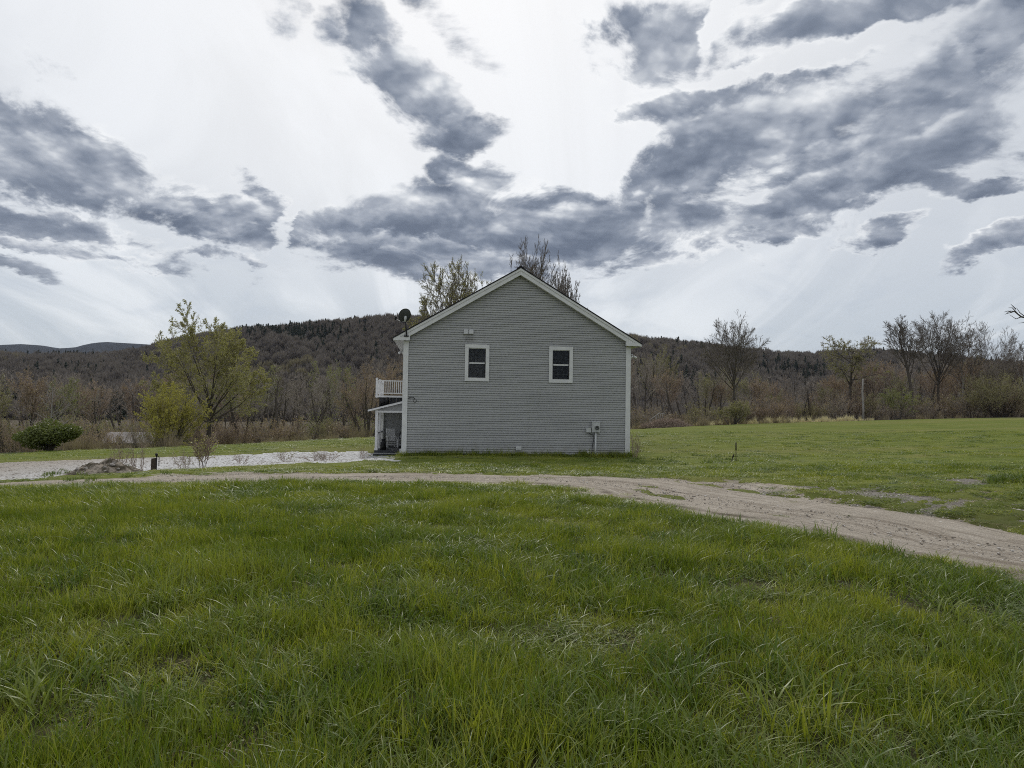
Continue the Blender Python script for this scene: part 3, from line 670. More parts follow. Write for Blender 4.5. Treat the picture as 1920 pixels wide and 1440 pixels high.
# porch and balcony on the far part of the left side
PF = -.32; PV0, PV1 = 9.0, 13.5; PU = -6.86
nb = 13
for k in range(nb):
    a = PV0 + (PV1 - PV0) * k / nb; box('porch_plank', -6.97, -5.03, a + .004, a + (PV1 - PV0) / nb - .006, PF - .03, PF + random.uniform(-.003, .003), M_['deck'], house)
box('porch_skirt', -6.95, -5.03, PV0 + .02, PV1, -1.1, PF - .032, M_['deck'], house)
stp = box('porch_step', -6.99, -5.05, PV0 - .33, PV0 - .002, -1.1, PF - .17, M_['deck'], house)
box('step_nosing', -7.0, -5.04, PV0 - .36, PV0 - .003, PF - .168, PF - .14, M_['steel'], stp)
for v in (PV0 + .08, PV0 + 2.2, PV1 - .15):
    p = box('porch_post', PU - .07, PU + .07, v - .07, v + .07, PF + .002, 1.77, M_['rail'], house)
    box('post_base', PU - .09, PU + .09, v - .09, v + .09, PF + .001, PF + .10, M_['rail'], p)
box('porch_beam', PU - .08, PU + .08, PV0, PV1, 1.772, 1.90, M_['rail'], house)
box('porch_beam', PU + .082, -5.035, PV0 + .01, PV0 + .13, 1.772, 1.88, M_['rail'], house)
prism('porch_gable', [(PU + .09, 1.882), (-5.035, 1.882), (-5.035, 2.40), (PU + .09, 1.945)], PV0 + .03, PV0 + .08, M_['siding'], house)
PS = .269
def pz(u): return 2.57 - PS * (-5.03 - u)
prr = prism('porch_roof', [(-7.34, pz(-7.34) - .03), (-5.03, pz(-5.03) - .03), (-5.03, pz(-5.03)), (-7.34, pz(-7.34))], PV0 - .2, PV1 + .1, M_['roof'], house)
prism('porch_rake', [(-7.33, pz(-7.33) - .13), (-5.035, pz(-5.035) - .15), (-5.035, pz(-5.035) - .032), (-7.33, pz(-7.33) - .032)], PV0 - .19, PV0 - .15, M_['rail'], prr)
box('porch_fascia', -7.335, -7.305, PV0 - .149, PV1 + .1, pz(-7.33) - .12, pz(-7.33) - .034, M_['rail'], prr)
prism('porch_ceiling', [(-7.30, pz(-7.3) - .10), (-5.035, pz(-5.035) - .12), (-5.035, pz(-5.035) - .10), (-7.30, pz(-7.3) - .08)], PV0 - .148, PV1 + .1, M_['soffit'], prr)
lap_wall('porch_end_siding', (-6.78, PV1 + .02), (-5.03, PV1 + .02), PF, 2.0, house, M_['siding'], (0, -1))
box('wing_wall', -6.9, -5.03, PV1 + .03, DEPTH, -1.1, 2.05, M_['siding'], house)
for v0, v1 in ((PV0 + .15, PV0 + 2.13), (PV0 + 2.27, PV1 - .22)):
    hr = box('porch_handrail', PU - .03, PU + .03, v0, v1, PF + .90, PF + .96, M_['steel'], house)
    for q in np.arange(v0 + .12, v1, .14): box('baluster', PU - .014, PU + .014, q - .014, q + .014, PF + .1, PF + .899, M_['rail'], hr)
# skirt boards of the balcony
nb = 9
for k in range(nb):
    a = -6.75 + 1.71 * k / nb; b = a + 1.71 / nb - .012; dv = random.uniform(0, .01)
    prism('skirt_board', [(a, pz(a) + .004), (b, pz(b) + .004), (b, 2.62), (a, 2.62)], PV0 + .25 + dv, PV0 + .29 + dv, M_['deck'], house)
box('balcony_skirt', -6.76, -6.72, PV0 + .31, PV1, 2.13, 2.62, M_['deck'], house)
bal = box('balcony_deck', -6.97, -5.03, PV0 + .1, PV1 + .1, 2.622, 2.72, M_['rail'], house)
rail = empty('balcony_railing', (0, 0, 0), 0, house)
for (u, v) in ((-6.9, PV0 + .16), (-6.9, PV0 + 2.3), (-6.9, PV1)):
    box('newel', u - .055, u + .055, v - .055, v + .055, 2.60 if v < 9.5 else 2.722, 3.66, M_['rail'], rail); box('newel_cap', u - .07, u + .07, v - .07, v + .07, 3.661, 3.70, M_['rail'], rail)
for z0, z1 in ((2.83, 2.88), (3.52, 3.575)):
    box('rail', -6.84, -5.04, PV0 + .13, PV0 + .19, z0, z1, M_['rail'], rail); box('rail', -6.93, -6.87, PV0 + .22, PV1 - .06, z0, z1, M_['rail'], rail)
bm0 = mesh('baluster', *box_vf(-.018, .018, -.018, .018, 2.881, 3.519))
for q in np.arange(-6.74, -5.06, .115): o = link('baluster', bm0, M_['rail'], rail); o.location = (q, PV0 + .16, 0)
for q in np.arange(PV0 + .34, PV1 - .1, .115): o = link('baluster', bm0, M_['rail'], rail); o.location = (-6.9, q, 0)
# pots on the porch roof edge
for i, (du, h) in enumerate(((-6.66, .22), (-6.50, .26), (-6.30, .34))):
    pt = tag(empty('flower_pot', hworld(du, PV0 + .05, pz(du) + .03), HROT), ['dark pot standing outermost on the porch roof edge', 'dark pot in the middle of three on the porch roof', 'tallest dark pot on the porch roof, nearest the house'][i], 'pot', 'pots on the porch roof')
    lathe('pot_body', [(.05, -.035), (.075, .0), (.085, h * .6), (.09, h * .6 + .02)], M_['black'], pt, 12)
    multi('dead_stems', [tube_vf([(0, 0, h * .5), (random.uniform(-.05, .05), random.uniform(-.05, .05), h * .8), (random.uniform(-.1, .1), random.uniform(-.1, .1), h * 1.15)], .006, 4) for _ in range(7)], M_['stake'], pt)

# rocking chair
def chair(loc, rz):
    c = tag(empty('rocking_chair', loc, rz), 'white wooden rocking chair with high slatted back on the porch', 'chair')
    R_ = M_['rail']
    for s in (-1, 1):
        tube('rocker', [(s * .25, y, .02 + .16 * y * y) for y in np.linspace(-.42, .48, 9)], .02, R_, c, 6)
        tube('front_leg', [(s * .26, -.24, .03), (s * .26, -.24, .62)], .022, R_, c, 8)
        tube('back_post', [(s * .24, .20, .03), (s * .24, .22, .45), (s * .23, .40, 1.12)], .022, R_, c, 8)
        box('armrest', s * .26 - .05, s * .26 + .05, -.30, .25, .622, .648, R_, c)
    for k in range(7):
        x = -.21 + .07 * k; box('seat_slat', x - .03, x + .03, -.27, .21, .41, .43, R_, c)
    for k in range(6):
        x = -.175 + .07 * k; V, F = box_vf(x - .027, x + .027, -.008, .008, 0, .60); V = [(a, .235 + b + .27 * z_, .47 + z_) for a, b, z_ in V]; link('back_slat', mesh('back_slat', V, F), R_, c)
    for (z_, y_) in ((.45, .225), (1.08, .39)): box('back_rail', -.22, .22, y_ - .015, y_ + .015, z_ - .03, z_ + .03, R_, c)
    for z_ in (.18, .30): box('stretcher', -.25, .25, -.25, -.225, z_ - .012, z_ + .012, R_, c); box('stretcher', -.23, .23, .20, .22, z_ - .012, z_ + .012, R_, c)
    return c
chair(hworld(-6.22, 12.2, PF), HROT + math.radians(12))
st = tag(empty('side_table', hworld(-5.62, 12.0, PF), HROT), 'small white slatted side table under the lantern on the porch', 'table')
for (x, y) in ((-.2, -.2), (.2, -.2), (-.2, .2), (.2, .2)): box('leg', x - .025, x + .025, y - .025, y + .025, 0, .50, M_['rail'], st)
for k in range(5): box('top_slat', -.25 + .1 * k + .004, -.25 + .1 * k + .096, -.25, .25, .502, .525, M_['rail'], st)
box('lower_shelf', -.17, .17, -.19, .19, .2, .22, M_['rail'], st)
ln = tag(empty('lantern', hworld(-5.66, 12.0, PF + .527), HROT), 'black and white candle lantern standing on the porch side table', 'lantern')
box('base', -.10, .10, -.10, .10, 0, .03, M_['black'], ln)
for (x, y) in ((-.08, -.08), (.08, -.08), (-.08, .08), (.08, .08)): box('corner_bar', x - .01, x + .01, y - .01, y + .01, .031, .30, M_['black'], ln)
lathe('candle', [(.05, .031), (.05, .2), (.03, .21)], M_['lantern'], ln, 12); lathe('roof', [(.13, .301), (.12, .32), (.05, .38), (.02, .40)], M_['black'], ln, 4)
tube('ring', [(.05 * math.cos(a), 0, .44 + .05 * math.sin(a)) for a in np.linspace(-math.pi / 2, 1.5 * math.pi, 13)], .007, M_['black'], ln, 5)
mc = tag(empty('milk_can', hworld(-6.50, 9.5, PF), HROT), 'black old milk can standing by the front porch post', 'milk can')
lathe('can_body', [(.15, .0), (.165, .02), (.165, .36), (.15, .41), (.095, .47), (.09, .52), (.115, .57)], M_['black'], mc, 20); lathe('lid', [(.12, .571), (.12, .60), (.05, .62), (.03, .63)], M_['black'], mc, 20)
for s in (-1, 1): tube('handle', [(s * .14, 0, .42), (s * .20, 0, .45), (s * .19, 0, .50), (s * .10, 0, .50)], .011, M_['black'], mc, 6)
wp = tag(empty('planter', hworld(-5.42, PV0 - .17, PF - .138), HROT), 'small white planter on the porch step by the house corner', 'planter')
lathe('pot', [(.10, 0), (.14, .04), (.15, .22), (.16, .24)], M_['rail'], wp, 14); lathe('soil', [(.13, .225), (.12, .235), (.02, .24)], M_['wood'], wp, 12)

# ------------------------------------------------------------------ trees
M_['bark'] = mat_bark('bark_grey_brown', (.060, .050, .042), (.115, .098, .082))
M_['bark_pale'] = mat_bark('bark_pale', (.22, .205, .185), (.34, .32, .30))
M_['twig'] = mat_bark('twig_brown', (.25, .215, .185), (.38, .335, .29))
M_['twig_dark'] = mat_bark('twig_dark', (.15, .128, .11), (.235, .205, .18))
M_['twig_red'] = mat_bark('twig_reddish', (.27, .205, .165), (.39, .305, .245))
M_['twig_tan'] = mat_bark('twig_tan', (.28, .235, .165), (.40, .34, .245))
M_['bud_yellow'] = mat_leaf('budding_leaves_yellow', (.32, .30, .115), (.44, .405, .17))
M_['bud_green'] = mat_leaf('budding_leaves_green', (.20, .215, .08), (.29, .295, .12))
M_['bud_olive'] = mat_leaf('budding_leaves_olive', (.22, .205, .105), (.31, .285, .15))
M_['forsythia'] = mat_leaf('yellow_green_leaves', (.42, .38, .085), (.56, .50, .14))
M_['evergreen'] = mat_leaf('dark_evergreen', (.10, .125, .035), (.17, .19, .06), 0.3)
M_['pine'] = mat_leaf('pine_needles', (.032, .045, .020), (.06, .072, .032), 0.15)
M_['bud_brown'] = mat_leaf('brown_buds', (.27, .20, .145), (.38, .285, .21))

def perp(d, az, rg):
    a = np.cross(d, np.array([0, 0, 1.0])[None]); n = np.linalg.norm(a, axis=1, keepdims=True)
    a = np.where(n < 1e-3, np.array([[1.0, 0, 0]]), a / np.maximum(n, 1e-6)); b = np.cross(d, a)
    return np.cos(az)[:, None] * a + np.sin(az)[:, None] * b
def tubes_np(paths, radii, n):
    """paths (B,k,3), radii (B,k) -> vertices, quads"""
    B, k, _ = paths.shape
    d = np.gradient(paths, axis=1); d /= np.linalg.norm(d, axis=2, keepdims=True) + 1e-9
    up = np.where(np.abs(d[..., 2:3]) < .9, np.array([0, 0, 1.0]), np.array([1.0, 0, 0]))
    a = np.cross(d, up); a /= np.linalg.norm(a, axis=2, keepdims=True) + 1e-9; b = np.cross(d, a)
    ang = np.arange(n) * 2 * math.pi / n
    V = paths[:, :, None] + radii[:, :, None, None] * (np.cos(ang)[None, None, :, None] * a[:, :, None] + np.sin(ang)[None, None, :, None] * b[:, :, None])
    ids = np.arange(B * k * n).reshape(B, k, n)
    q = np.stack([ids[:, :-1], np.roll(ids[:, :-1], -1, 2), np.roll(ids[:, 1:], -1, 2), ids[:, 1:]], -1).reshape(-1, 4)
    return V.reshape(-1, 3), q
def cat(parts):
    V, F, o = [], [], 0
    for v, f in parts:
        V.append(v); F.append(f + o); o += len(v)
    return np.concatenate(V), np.concatenate(F)
def grow(seed, stems, levels):
    """stems: (start, dir, length, radius) arrays; levels: list of dicts. Returns paths per level"""
    rg = np.random.default_rng(seed); out = []
    st, dr, ln, rd = [np.asarray(q, float) for q in stems]
    for li, lv in enumerate(levels):
        B = len(st); k = lv.get('k', 5)
        p = st.copy(); d = dr / np.linalg.norm(dr, axis=1, keepdims=True); pts = [p.copy()]; dirs = [d.copy()]
        for s in range(k - 1):
            d = d + rg.normal(0, lv.get('wander', .12), (B, 3)) + np.array([0, 0, lv.get('trop', 0.0)])
            d /= np.linalg.norm(d, axis=1, keepdims=True); p = p + d * (ln / (k - 1))[:, None]; pts.append(p.copy()); dirs.append(d.copy())
        pts = np.stack(pts, 1); dirs = np.stack(dirs, 1)
        tp = lv.get('taper', .25); t = np.linspace(0, 1, k)
        rad = np.maximum(rd[:, None] * (1 - (1 - tp) * t[None]), lv.get('rmin', .004)); out.append((pts, rad, lv))
        if li + 1 == len(levels): break
        nx = levels[li + 1]; m = nx['n']; cnt = np.full(B, m) if (m >= 30 or 'fan' in nx) else rg.poisson(m, B)
        cnt = np.maximum(cnt, 1); src = np.repeat(np.arange(B), cnt)
        loc = np.arange(len(src)) - np.repeat(np.cumsum(cnt) - cnt, cnt)          # evenly staggered up the parent and round it
        tt = nx.get('t0', .3) + (1 - nx.get('t0', .3)) * ((loc + rg.random(len(src))) / np.repeat(cnt, cnt)) ** nx.get('tp', .85)
        A = np.radians(rg.normal(nx.get('ang', 45), nx.get('spread', 10), len(src)))
        if 'fan' in nx:                                                             # limbs spread evenly over a dome
            lo_, hi_ = nx['fan']; A = np.radians(lo_ + (hi_ - lo_) * ((loc + .5) / np.repeat(cnt, cnt)) ** .62 + rg.normal(0, 2.5, len(src)))
            tt = nx['t0'] + (1 - nx['t0']) * (1 - (loc + rg.random(len(src))) / np.repeat(cnt, cnt))
        fi = tt * (k - 1); i0 = np.minimum(fi.astype(int), k - 2); w = (fi - i0)[:, None]
        st2 = pts[src, i0] * (1 - w) + pts[src, i0 + 1] * w; dd = dirs[src, i0 + 1]
        pr = perp(dd, loc * 2.4 + np.repeat(rg.random(B) * 6.283, cnt) + rg.normal(0, .35, len(src)), rg)
        dr = np.cos(A)[:, None] * dd + np.sin(A)[:, None] * pr
        shp = 1 - nx.get('fall', .45) * (tt - nx.get('t0', .3)) / (1 - nx.get('t0', .3) + 1e-6)
        ln = ln[src] * nx.get('len', .5) * shp * rg.uniform(*nx.get('lv', (.75, 1.2)), len(src))
        rd = np.maximum(rd[src] * (1 - (1 - tp) * tt) * nx.get('rad', .55), nx.get('rmin', .004)); st = st2
    return out
def leaf_quads(rg, pos, size, flat=0.0):
    n = len(pos); a = rg.normal(0, 1, (n, 3)); a[:, 2] *= (1 - flat); a /= np.linalg.norm(a, axis=1, keepdims=True)
    b = np.cross(a, rg.normal(0, 1, (n, 3))); b /= np.linalg.norm(b, axis=1, keepdims=True)
    s = (size * rg.uniform(.6, 1.3, n))[:, None]
    V = np.stack([pos - a * s * .5, pos + b * s * .32, pos + a * s * .5, pos - b * s * .32], 1).reshape(-1, 3)
    return V, np.arange(4 * n).reshape(n, 4)
def tree_meshes(name, seed, H, crown_w, stems, levels, woody=2, leaves=0, leaf_size=.09, leaf_levels=(-1,), flat_top=None, droop=0.0):
    """builds trunk / crown / foliage meshes, rescaled to height H and crown width"""
    paths = grow(seed, stems, levels); rg = np.random.default_rng(seed + 999)
    allp = np.concatenate([p.reshape(-1, 3) for p, r, l in paths])
    sz = H / np.percentile(allp[:, 2], 99.7); w = np.percentile(allp[:, 0], 99.2) - np.percentile(allp[:, 0], .8)
    sx = crown_w / w; sc = np.array([sx, sx, sz])
    paths = [(p * sc, r * (sx + sz) / 2 if i < woody else r, l) for i, (p, r, l) in enumerate(paths)]
    tr = cat([tubes_np(p, r, l.get('sides', 6)) for p, r, l in paths[:woody]])
    res = {'trunk': mesh_np(name + '_trunk', *tr, True)}
    if len(paths) > woody:
        res['crown'] = mesh_np(name + '_crown', *cat([tubes_np(p, r, l.get('sides', 3)) for p, r, l in paths[woody:]]), True)
    if leaves:
        pos = []
        for q in leaf_levels:
            p = paths[q][0]; n = leaves // len(leaf_levels); bi = rg.integers(0, len(p), n); t = rg.uniform(.25, 1.0, n) * (p.shape[1] - 1)
            i0 = np.minimum(t.astype(int), p.shape[1] - 2); w_ = (t - i0)[:, None]; pos.append(p[bi, i0] * (1 - w_) + p[bi, i0 + 1] * w_ + rg.normal(0, leaf_size * .5, (n, 3)))
        res['foliage'] = mesh_np(name + '_foliage', *leaf_quads(rg, np.concatenate(pos), leaf_size))
    return res
def one(x=0, y=0, L=6.0, r=.2, lean=(0, 0)): return ([[x, y, -.3]], [[lean[0], lean[1], 1.0]], [L], [r])
def many(n, seed, spread, L, r, tilt, base=.25):
    rg = np.random.default_rng(seed); a = rg.random(n) * 2 * math.pi; t = tilt * rg.uniform(.25, 1.0, n)
    rad = base * np.sqrt(rg.random(n)) * (1 + spread)
    return (np.stack([rad * np.cos(a), rad * np.sin(a), np.full(n, -.15)], 1), np.stack([np.sin(t) * np.cos(a), np.sin(t) * np.sin(a), np.cos(t)], 1), L * rg.uniform(.75, 1.1, n), r * rg.uniform(.6, 1.2, n))
def place(name, meshes, mats, loc, rz=0.0, sc=1.0, label=None, cat_='tree', group=None):
    o = empty(name, loc, rz); o.scale = (sc, sc, sc) if np.isscalar(sc) else sc
    for k, me in meshes.items():
        if not me.materials: me.materials.append(mats[k])
        c = bpy.data.objects.new({'trunk': 'trunk', 'crown': 'crown', 'foliage': 'foliage'}[k], me); COL.objects.link(c); c.parent = o
    return tag(o, label, cat_, group)
def gz(x, y): return zb1(x, y) + .02
def at(px, d):
    """ground spot below image column px at depth d"""
    p = pix(px, 780, d); return (p[0], p[1], gz(p[0], p[1]))
def htop(px, py, d, base): return float(pix(px, py, d)[2] - base[2])

L_OAK = [dict(k=9, wander=.05, taper=.35, sides=8), dict(n=13, t0=.28, ang=48, spread=12, len=.62, rad=.5, k=7, wander=.10, trop=.05, sides=6, fall=.35),
         dict(n=9, t0=.2, ang=42, spread=14, len=.50, rad=.55, k=5, wander=.14, trop=.03, sides=4, rmin=.014), dict(n=7, t0=.15, ang=40, spread=16, len=.50, rad=.6, k=4, wander=.18, sides=3, rmin=.008), dict(n=5, t0=.2, ang=38, spread=16, len=.5, rad=.6, k=3, wander=.2, sides=3, rmin=.006)]
L_FAN = [dict(k=10, wander=.035, taper=.22, sides=8), dict(n=17, t0=.34, ang=36, spread=8, len=.62, rad=.42, k=8, wander=.05, trop=.055, sides=5, fall=.55, taper=.2),
         dict(n=9, t0=.22, ang=27, spread=8, len=.48, rad=.5, k=5, wander=.07, trop=.04, sides=4, rmin=.018, taper=.3), dict(n=7, t0=.18, ang=28, spread=9, len=.48, rad=.6, k=4, wander=.09, trop=.02, sides=3, rmin=.013), dict(n=5, t0=.2, ang=30, spread=10, len=.55, rad=.6, k=3, wander=.12, sides=3, rmin=.010, taper=.6)]
L_VASE = [dict(k=6, wander=.03, taper=.62, sides=8), dict(n=18, t0=.70, fan=(3, 52), lv=(.88, 1.1), len=1.02, rad=.44, k=9, wander=.045, trop=.02, sides=5, fall=0, taper=.14),
          dict(n=11, t0=.25, ang=38, spread=11, len=.42, rad=.42, k=5, wander=.08, trop=.04, sides=4, rmin=.014, fall=.45, taper=.3), dict(n=8, t0=.15, ang=34, spread=11, len=.48, rad=.6, k=4, wander=.10, trop=.01, sides=3, rmin=.012, taper=.5), dict(n=5, t0=.2, ang=31, spread=10, len=.52, rad=.6, k=3, wander=.12, sides=3, rmin=.009, taper=.6)]
def var(levels, **kw):
    out = [dict(l) for l in levels]
    for k, v in kw.items():
        i, key = int(k[1]), k[3:]; out[i][key] = v
    return out
# --- trees one can pick out -----------------------------------------------------------------------------
def hero(name, px, d, top, width_px, label, seed, levels, mats, cat_='tree', group=None, r=.22, tf=None, lean=(0, 0), woody=2, leaves=0, leaf_size=.09, stems=None, base_dz=0.0, leaf_levels=(-1,)):
    b = at(px, d); b = (b[0], b[1], b[2] + base_dz); H = htop(px, top, d, b); W = width_px / FPX * d
    me = tree_meshes(name, seed, H, W, stems if stems else one(L=H * (.42 if levels[1].get('len', 0) > 1.2 else .60 if 'fan' in levels[1] else .75), r=r, lean=lean), levels, woody, leaves, leaf_size, leaf_levels)
    return place(name, me, mats, b, 0, 1.0, label, cat_, group)
mt = lambda a, b, c=None: {'trunk': M_[a], 'crown': M_[b], 'foliage': M_[c or 'bud_green']}
hero('maple_tree', 392, 63, 578, 205, 'large spreading tree with yellow-green buds left of the house', 11, var(L_VASE, _1_n=18, _1_fan=(8, 66), _1_t0=.55, _1_len=1.5, _1_wander=.08, _2_ang=34, _2_len=.38, _3_ang=36), mt('bark', 'twig', 'bud_yellow'), r=.32, leaves=60000, leaf_size=.095, leaf_levels=(-1, -1, -2))
hero('bare_tree', 1378, 91, 592, 126, 'tall round-crowned bare tree alone at the edge of the right field', 23, var(L_VASE, _1_fan=(3, 52)), mt('bark', 'twig_dark'), r=.27)
hero('slender_tree', 1712, 101, 590, 84, 'tall bare tree with straight dark trunk, left of the pair at right', 31, var(L_FAN, _1_t0=.45, _1_ang=27, _1_len=.42, _1_n=22), mt('bark', 'twig_dark'), r=.27)
hero('slender_tree', 1758, 102, 588, 110, 'tall bare tree with fan-shaped crown, right of the pair at right', 37, var(L_VASE, _1_fan=(3, 46), _1_n=20), mt('bark', 'twig_dark'), r=.27)
hero('bare_tree', 1806, 104, 612, 70, 'bare tree with pale broken limbs behind the tall pair at right', 41, var(L_VASE, _1_n=10, _1_wander=.09), mt('bark_pale', 'twig_dark'), r=.2)
hero('bare_tree', 1858, 112, 606, 92, 'hazy bare tree with a forked crown near the right edge', 43, var(L_VASE, _1_n=11), mt('bark', 'twig_dark'), r=.2)
hero('bare_tree', 1925, 100, 634, 110, 'bare tree cut by the right picture edge', 47, var(L_VASE, _1_n=11, _1_wander=.09), mt('bark_pale', 'twig_dark'), r=.2)
hero('flat_topped_tree', 1592, 104, 630, 92, 'flat-topped tree with layered branches and olive lower foliage', 53, var(L_OAK, _1_t0=.45, _1_n=16, _1_ang=64, _1_spread=16, _1_len=.42, _1_fall=.1, _2_n=10, _2_ang=50), mt('bark', 'twig', 'bud_olive'), r=.24, leaves=5200, leaf_size=.18, leaf_levels=(2, 2))
hero('leaning_tree', 690, 68, 672, 135, 'brown multi-stemmed leaning tree beside the porch', 59, [dict(k=8, wander=.08, trop=.02, taper=.3, sides=6), dict(n=9, t0=.25, ang=32, spread=12, len=.5, rad=.5, k=6, wander=.12, trop=.05, sides=4), dict(n=9, t0=.15, ang=38, len=.5, rad=.6, k=4, wander=.15, sides=3, rmin=.010), dict(n=7, t0=.15, ang=38, len=.5, rad=.6, k=3, wander=.2, sides=3, rmin=.007)],
     mt('bark', 'twig_red', 'bud_brown'), stems=many(7, 5, .6, 5.5, .11, .62), leaves=6000, leaf_size=.07)
hero('budding_tree', 850, 60, 492, 170, 'rounded tree with pale yellow buds rising behind the left roof slope', 61, var(L_VASE, _1_n=26, _1_fan=(3, 62), _1_t0=.5), mt('bark', 'twig_dark', 'bud_yellow'), r=.25, leaves=36000, leaf_size=.075, leaf_levels=(-1, -2))
hero('bare_tree', 985, 64, 446, 118, 'tall bare dark tree rising behind the roof ridge', 67, var(L_VASE, _1_n=15, _1_fan=(3, 42)), mt('bark', 'twig_dark'), r=.24)
hero('bare_tree', 1050, 66, 492, 90, 'smaller bare tree behind the right roof slope', 71, var(L_VASE, _1_n=18, _1_fan=(3, 58)), mt('bark', 'twig_dark'), r=.2)
hero('dead_sapling', 97, 50, 712, 62, 'pale bare sapling standing in the green bush', 73, [dict(k=8, wander=.03, taper=.2, sides=6), dict(n=22, t0=.2, ang=48, spread=9, len=.46, rad=.45, k=5, wander=.1, trop=.05, sides=4, fall=.75, rmin=.012), dict(n=6, t0=.2, ang=38, len=.5, rad=.6, k=3, wander=.15, sides=3, rmin=.007)], mt('bark_pale', 'bark_pale'), r=.07)
# dead standing trunk on the right
b = at(1618, 97); Hh = htop(1618, 710, 97, b)
ds = tag(empty('dead_tree', b), 'bleached dead tree without a top, in the right hedgerow', 'dead tree')
tube('trunk', [(0, 0, -.3), (.06, 0, Hh * .3), (-.05, .03, Hh * .7), (.02, 0, Hh)], [.16, .135, .12, .09], M_['deadwood'], ds, 10)
for (zf, s) in ((.55, 1), (.74, -1), (.86, 1)): tube('branch_stub', [(0, 0, Hh * zf), (s * .35, .05, Hh * zf + .22)], [.05, .02], M_['deadwood'], ds, 6)
# branch reaching in at the upper right: the near tree itself stands outside the picture
bx = pix(2125, 780, 34); bz = gz(bx[0], bx[1])
nt_ = place('near_tree', tree_meshes('near_tree', 77, 9.5, 6.4, one(L=6.5, r=.2), var(L_OAK[:4], _1_t0=.3, _1_n=14), 2), mt('bark', 'twig_dark'), (bx[0], bx[1], bz), 0, 1.0, 'tree at the right edge whose bare branch reaches into view', 'tree')
def loc_(px, py, d): return pix(px, py, d) - np.array([bx[0], bx[1], bz])
mp = [loc_(1990, 620, 34), loc_(1950, 600, 34), loc_(1915, 594, 34), loc_(1902, 584, 34), loc_(1888, 588, 34)]
seg = [(mp, [.07, .055, .04, .025, .012])]
for pts in ([(1915, 594), (1905, 598), (1893, 590)], [(1908, 588), (1898, 577), (1891, 577)], [(1902, 584), (1894, 583), (1884, 590)], [(1925, 596), (1912, 586), (1906, 577)], [(1940, 599), (1925, 604), (1910, 606)], [(1905, 580), (1899, 574), (1895, 570)], [(1898, 586), (1890, 583), (1883, 585)]):
    seg.append(([loc_(a, c, 34 + .1 * i) for i, (a, c) in enumerate(pts)], [.026, .018, .007]))
multi('branch', [tube_vf(p, r, 5) for p, r in seg], M_['bark'], nt_, True)
tube('limb', [(0, 0, 3.4), (mp[0][0] * .5, mp[0][1] * .5, 4.9), tuple(mp[0])], [.12, .095, .07], M_['bark'], nt_, 6)

# --- shrubs one can pick out ----------------------------------------------------------------------------
L_SHRUB = [dict(k=6, wander=.08, trop=.03, taper=.3, sides=5), dict(n=8, t0=.2, ang=28, spread=10, len=.55, rad=.55, k=4, wander=.12, trop=.05, sides=3, rmin=.010), dict(n=6, t0=.15, ang=30, len=.5, rad=.6, k=3, wander=.16, sides=3, rmin=.007)]
hero('yellow_shrub', 318, 57, 720, 122, 'rounded shrub in bright yellow-green leaf left of the large tree', 81, L_SHRUB, mt('bark', 'twig_tan', 'forsythia'), 'shrub', stems=many(26, 6, .5, 4.0, .045, .75), woody=1, leaves=24000, leaf_size=.09)
hero('hedge_shrub', 1872, 96, 702, 118, 'big rounded tan and olive shrub by the right picture edge', 83, L_SHRUB, mt('bark', 'twig_tan', 'bud_olive'), 'shrub', stems=many(44, 7, .9, 5.5, .05, .85), woody=1, leaves=22000, leaf_size=.10)
hero('green_sapling', 1684, 96, 726, 62, 'young tree in pale green leaf in the right hedgerow', 85, L_SHRUB, mt('bark', 'twig', 'bud_green'), 'tree', stems=many(6, 8, .3, 4.5, .06, .4), woody=1, leaves=5000, leaf_size=.12)
hero('ivy_shrub', 1373, 90, 752, 56, 'bushy green growth round the foot of the tall bare tree', 87, L_SHRUB, mt('bark', 'twig', 'bud_olive'), 'shrub', stems=many(16, 9, .3, 3.0, .04, .5), woody=1, leaves=7000, leaf_size=.11)
hero('budding_shrub', 382, 26, 808, 44, 'small shrub with pale new leaves beside the driveway', 89, L_SHRUB, mt('bark', 'twig_red', 'bud_yellow'), 'shrub', stems=many(8, 10, .3, 1.2, .010, .42, .1), woody=1, leaves=300, leaf_size=.06, base_dz=0)
# dark evergreen bush: sprays of needles in tiers
def spray_bush(name, b, W, H, seed, n, mat, label, cat_='bush', size=.16):
    rg = np.random.default_rng(seed); o = tag(empty(name, b), label, cat_)
    P_ = []
    lob = [(rg.uniform(-.75, .75) * W / 2, rg.uniform(-.5, .5) * W / 2, rg.uniform(.2, .62) * H, rg.uniform(.22, .34) * W, rg.uniform(.14, .26) * H) for _ in range(17)] + [(0, 0, H * .62, W * .26, H * .36)]
    for (x, y, z_, rw, rh) in lob:
        m = n // len(lob); u = rg.normal(0, 1, (m, 3)); u /= np.linalg.norm(u, axis=1, keepdims=True); q = u * (rg.uniform(.35, 1.0, m) ** .5)[:, None] * np.array([rw, rw, rh]) + np.array([x, y, z_]); P_.append(q)
    P_ = np.concatenate(P_); P_ = P_[P_[:, 2] > .05]
    link('foliage', mesh_np(name, *leaf_quads(rg, P_, size, .4)), M_[mat], o)
    br_ = []
    for (x, y, z_, rw, rh) in lob: br_.append(tube_vf([(x * .1, y * .1, -.2), (x * .5, y * .5, z_ * .55), (x, y, z_)], [.05, .035, .01], 5))
    multi('branches', br_, M_['bark'], o); return o
b = at(93, 48); spray_bush('evergreen_bush', b, 98 / FPX * 48, htop(93, 783, 48, b), 91, 20000, 'evergreen', 'low spreading dark green bush left of the yellow shrub', size=.15)

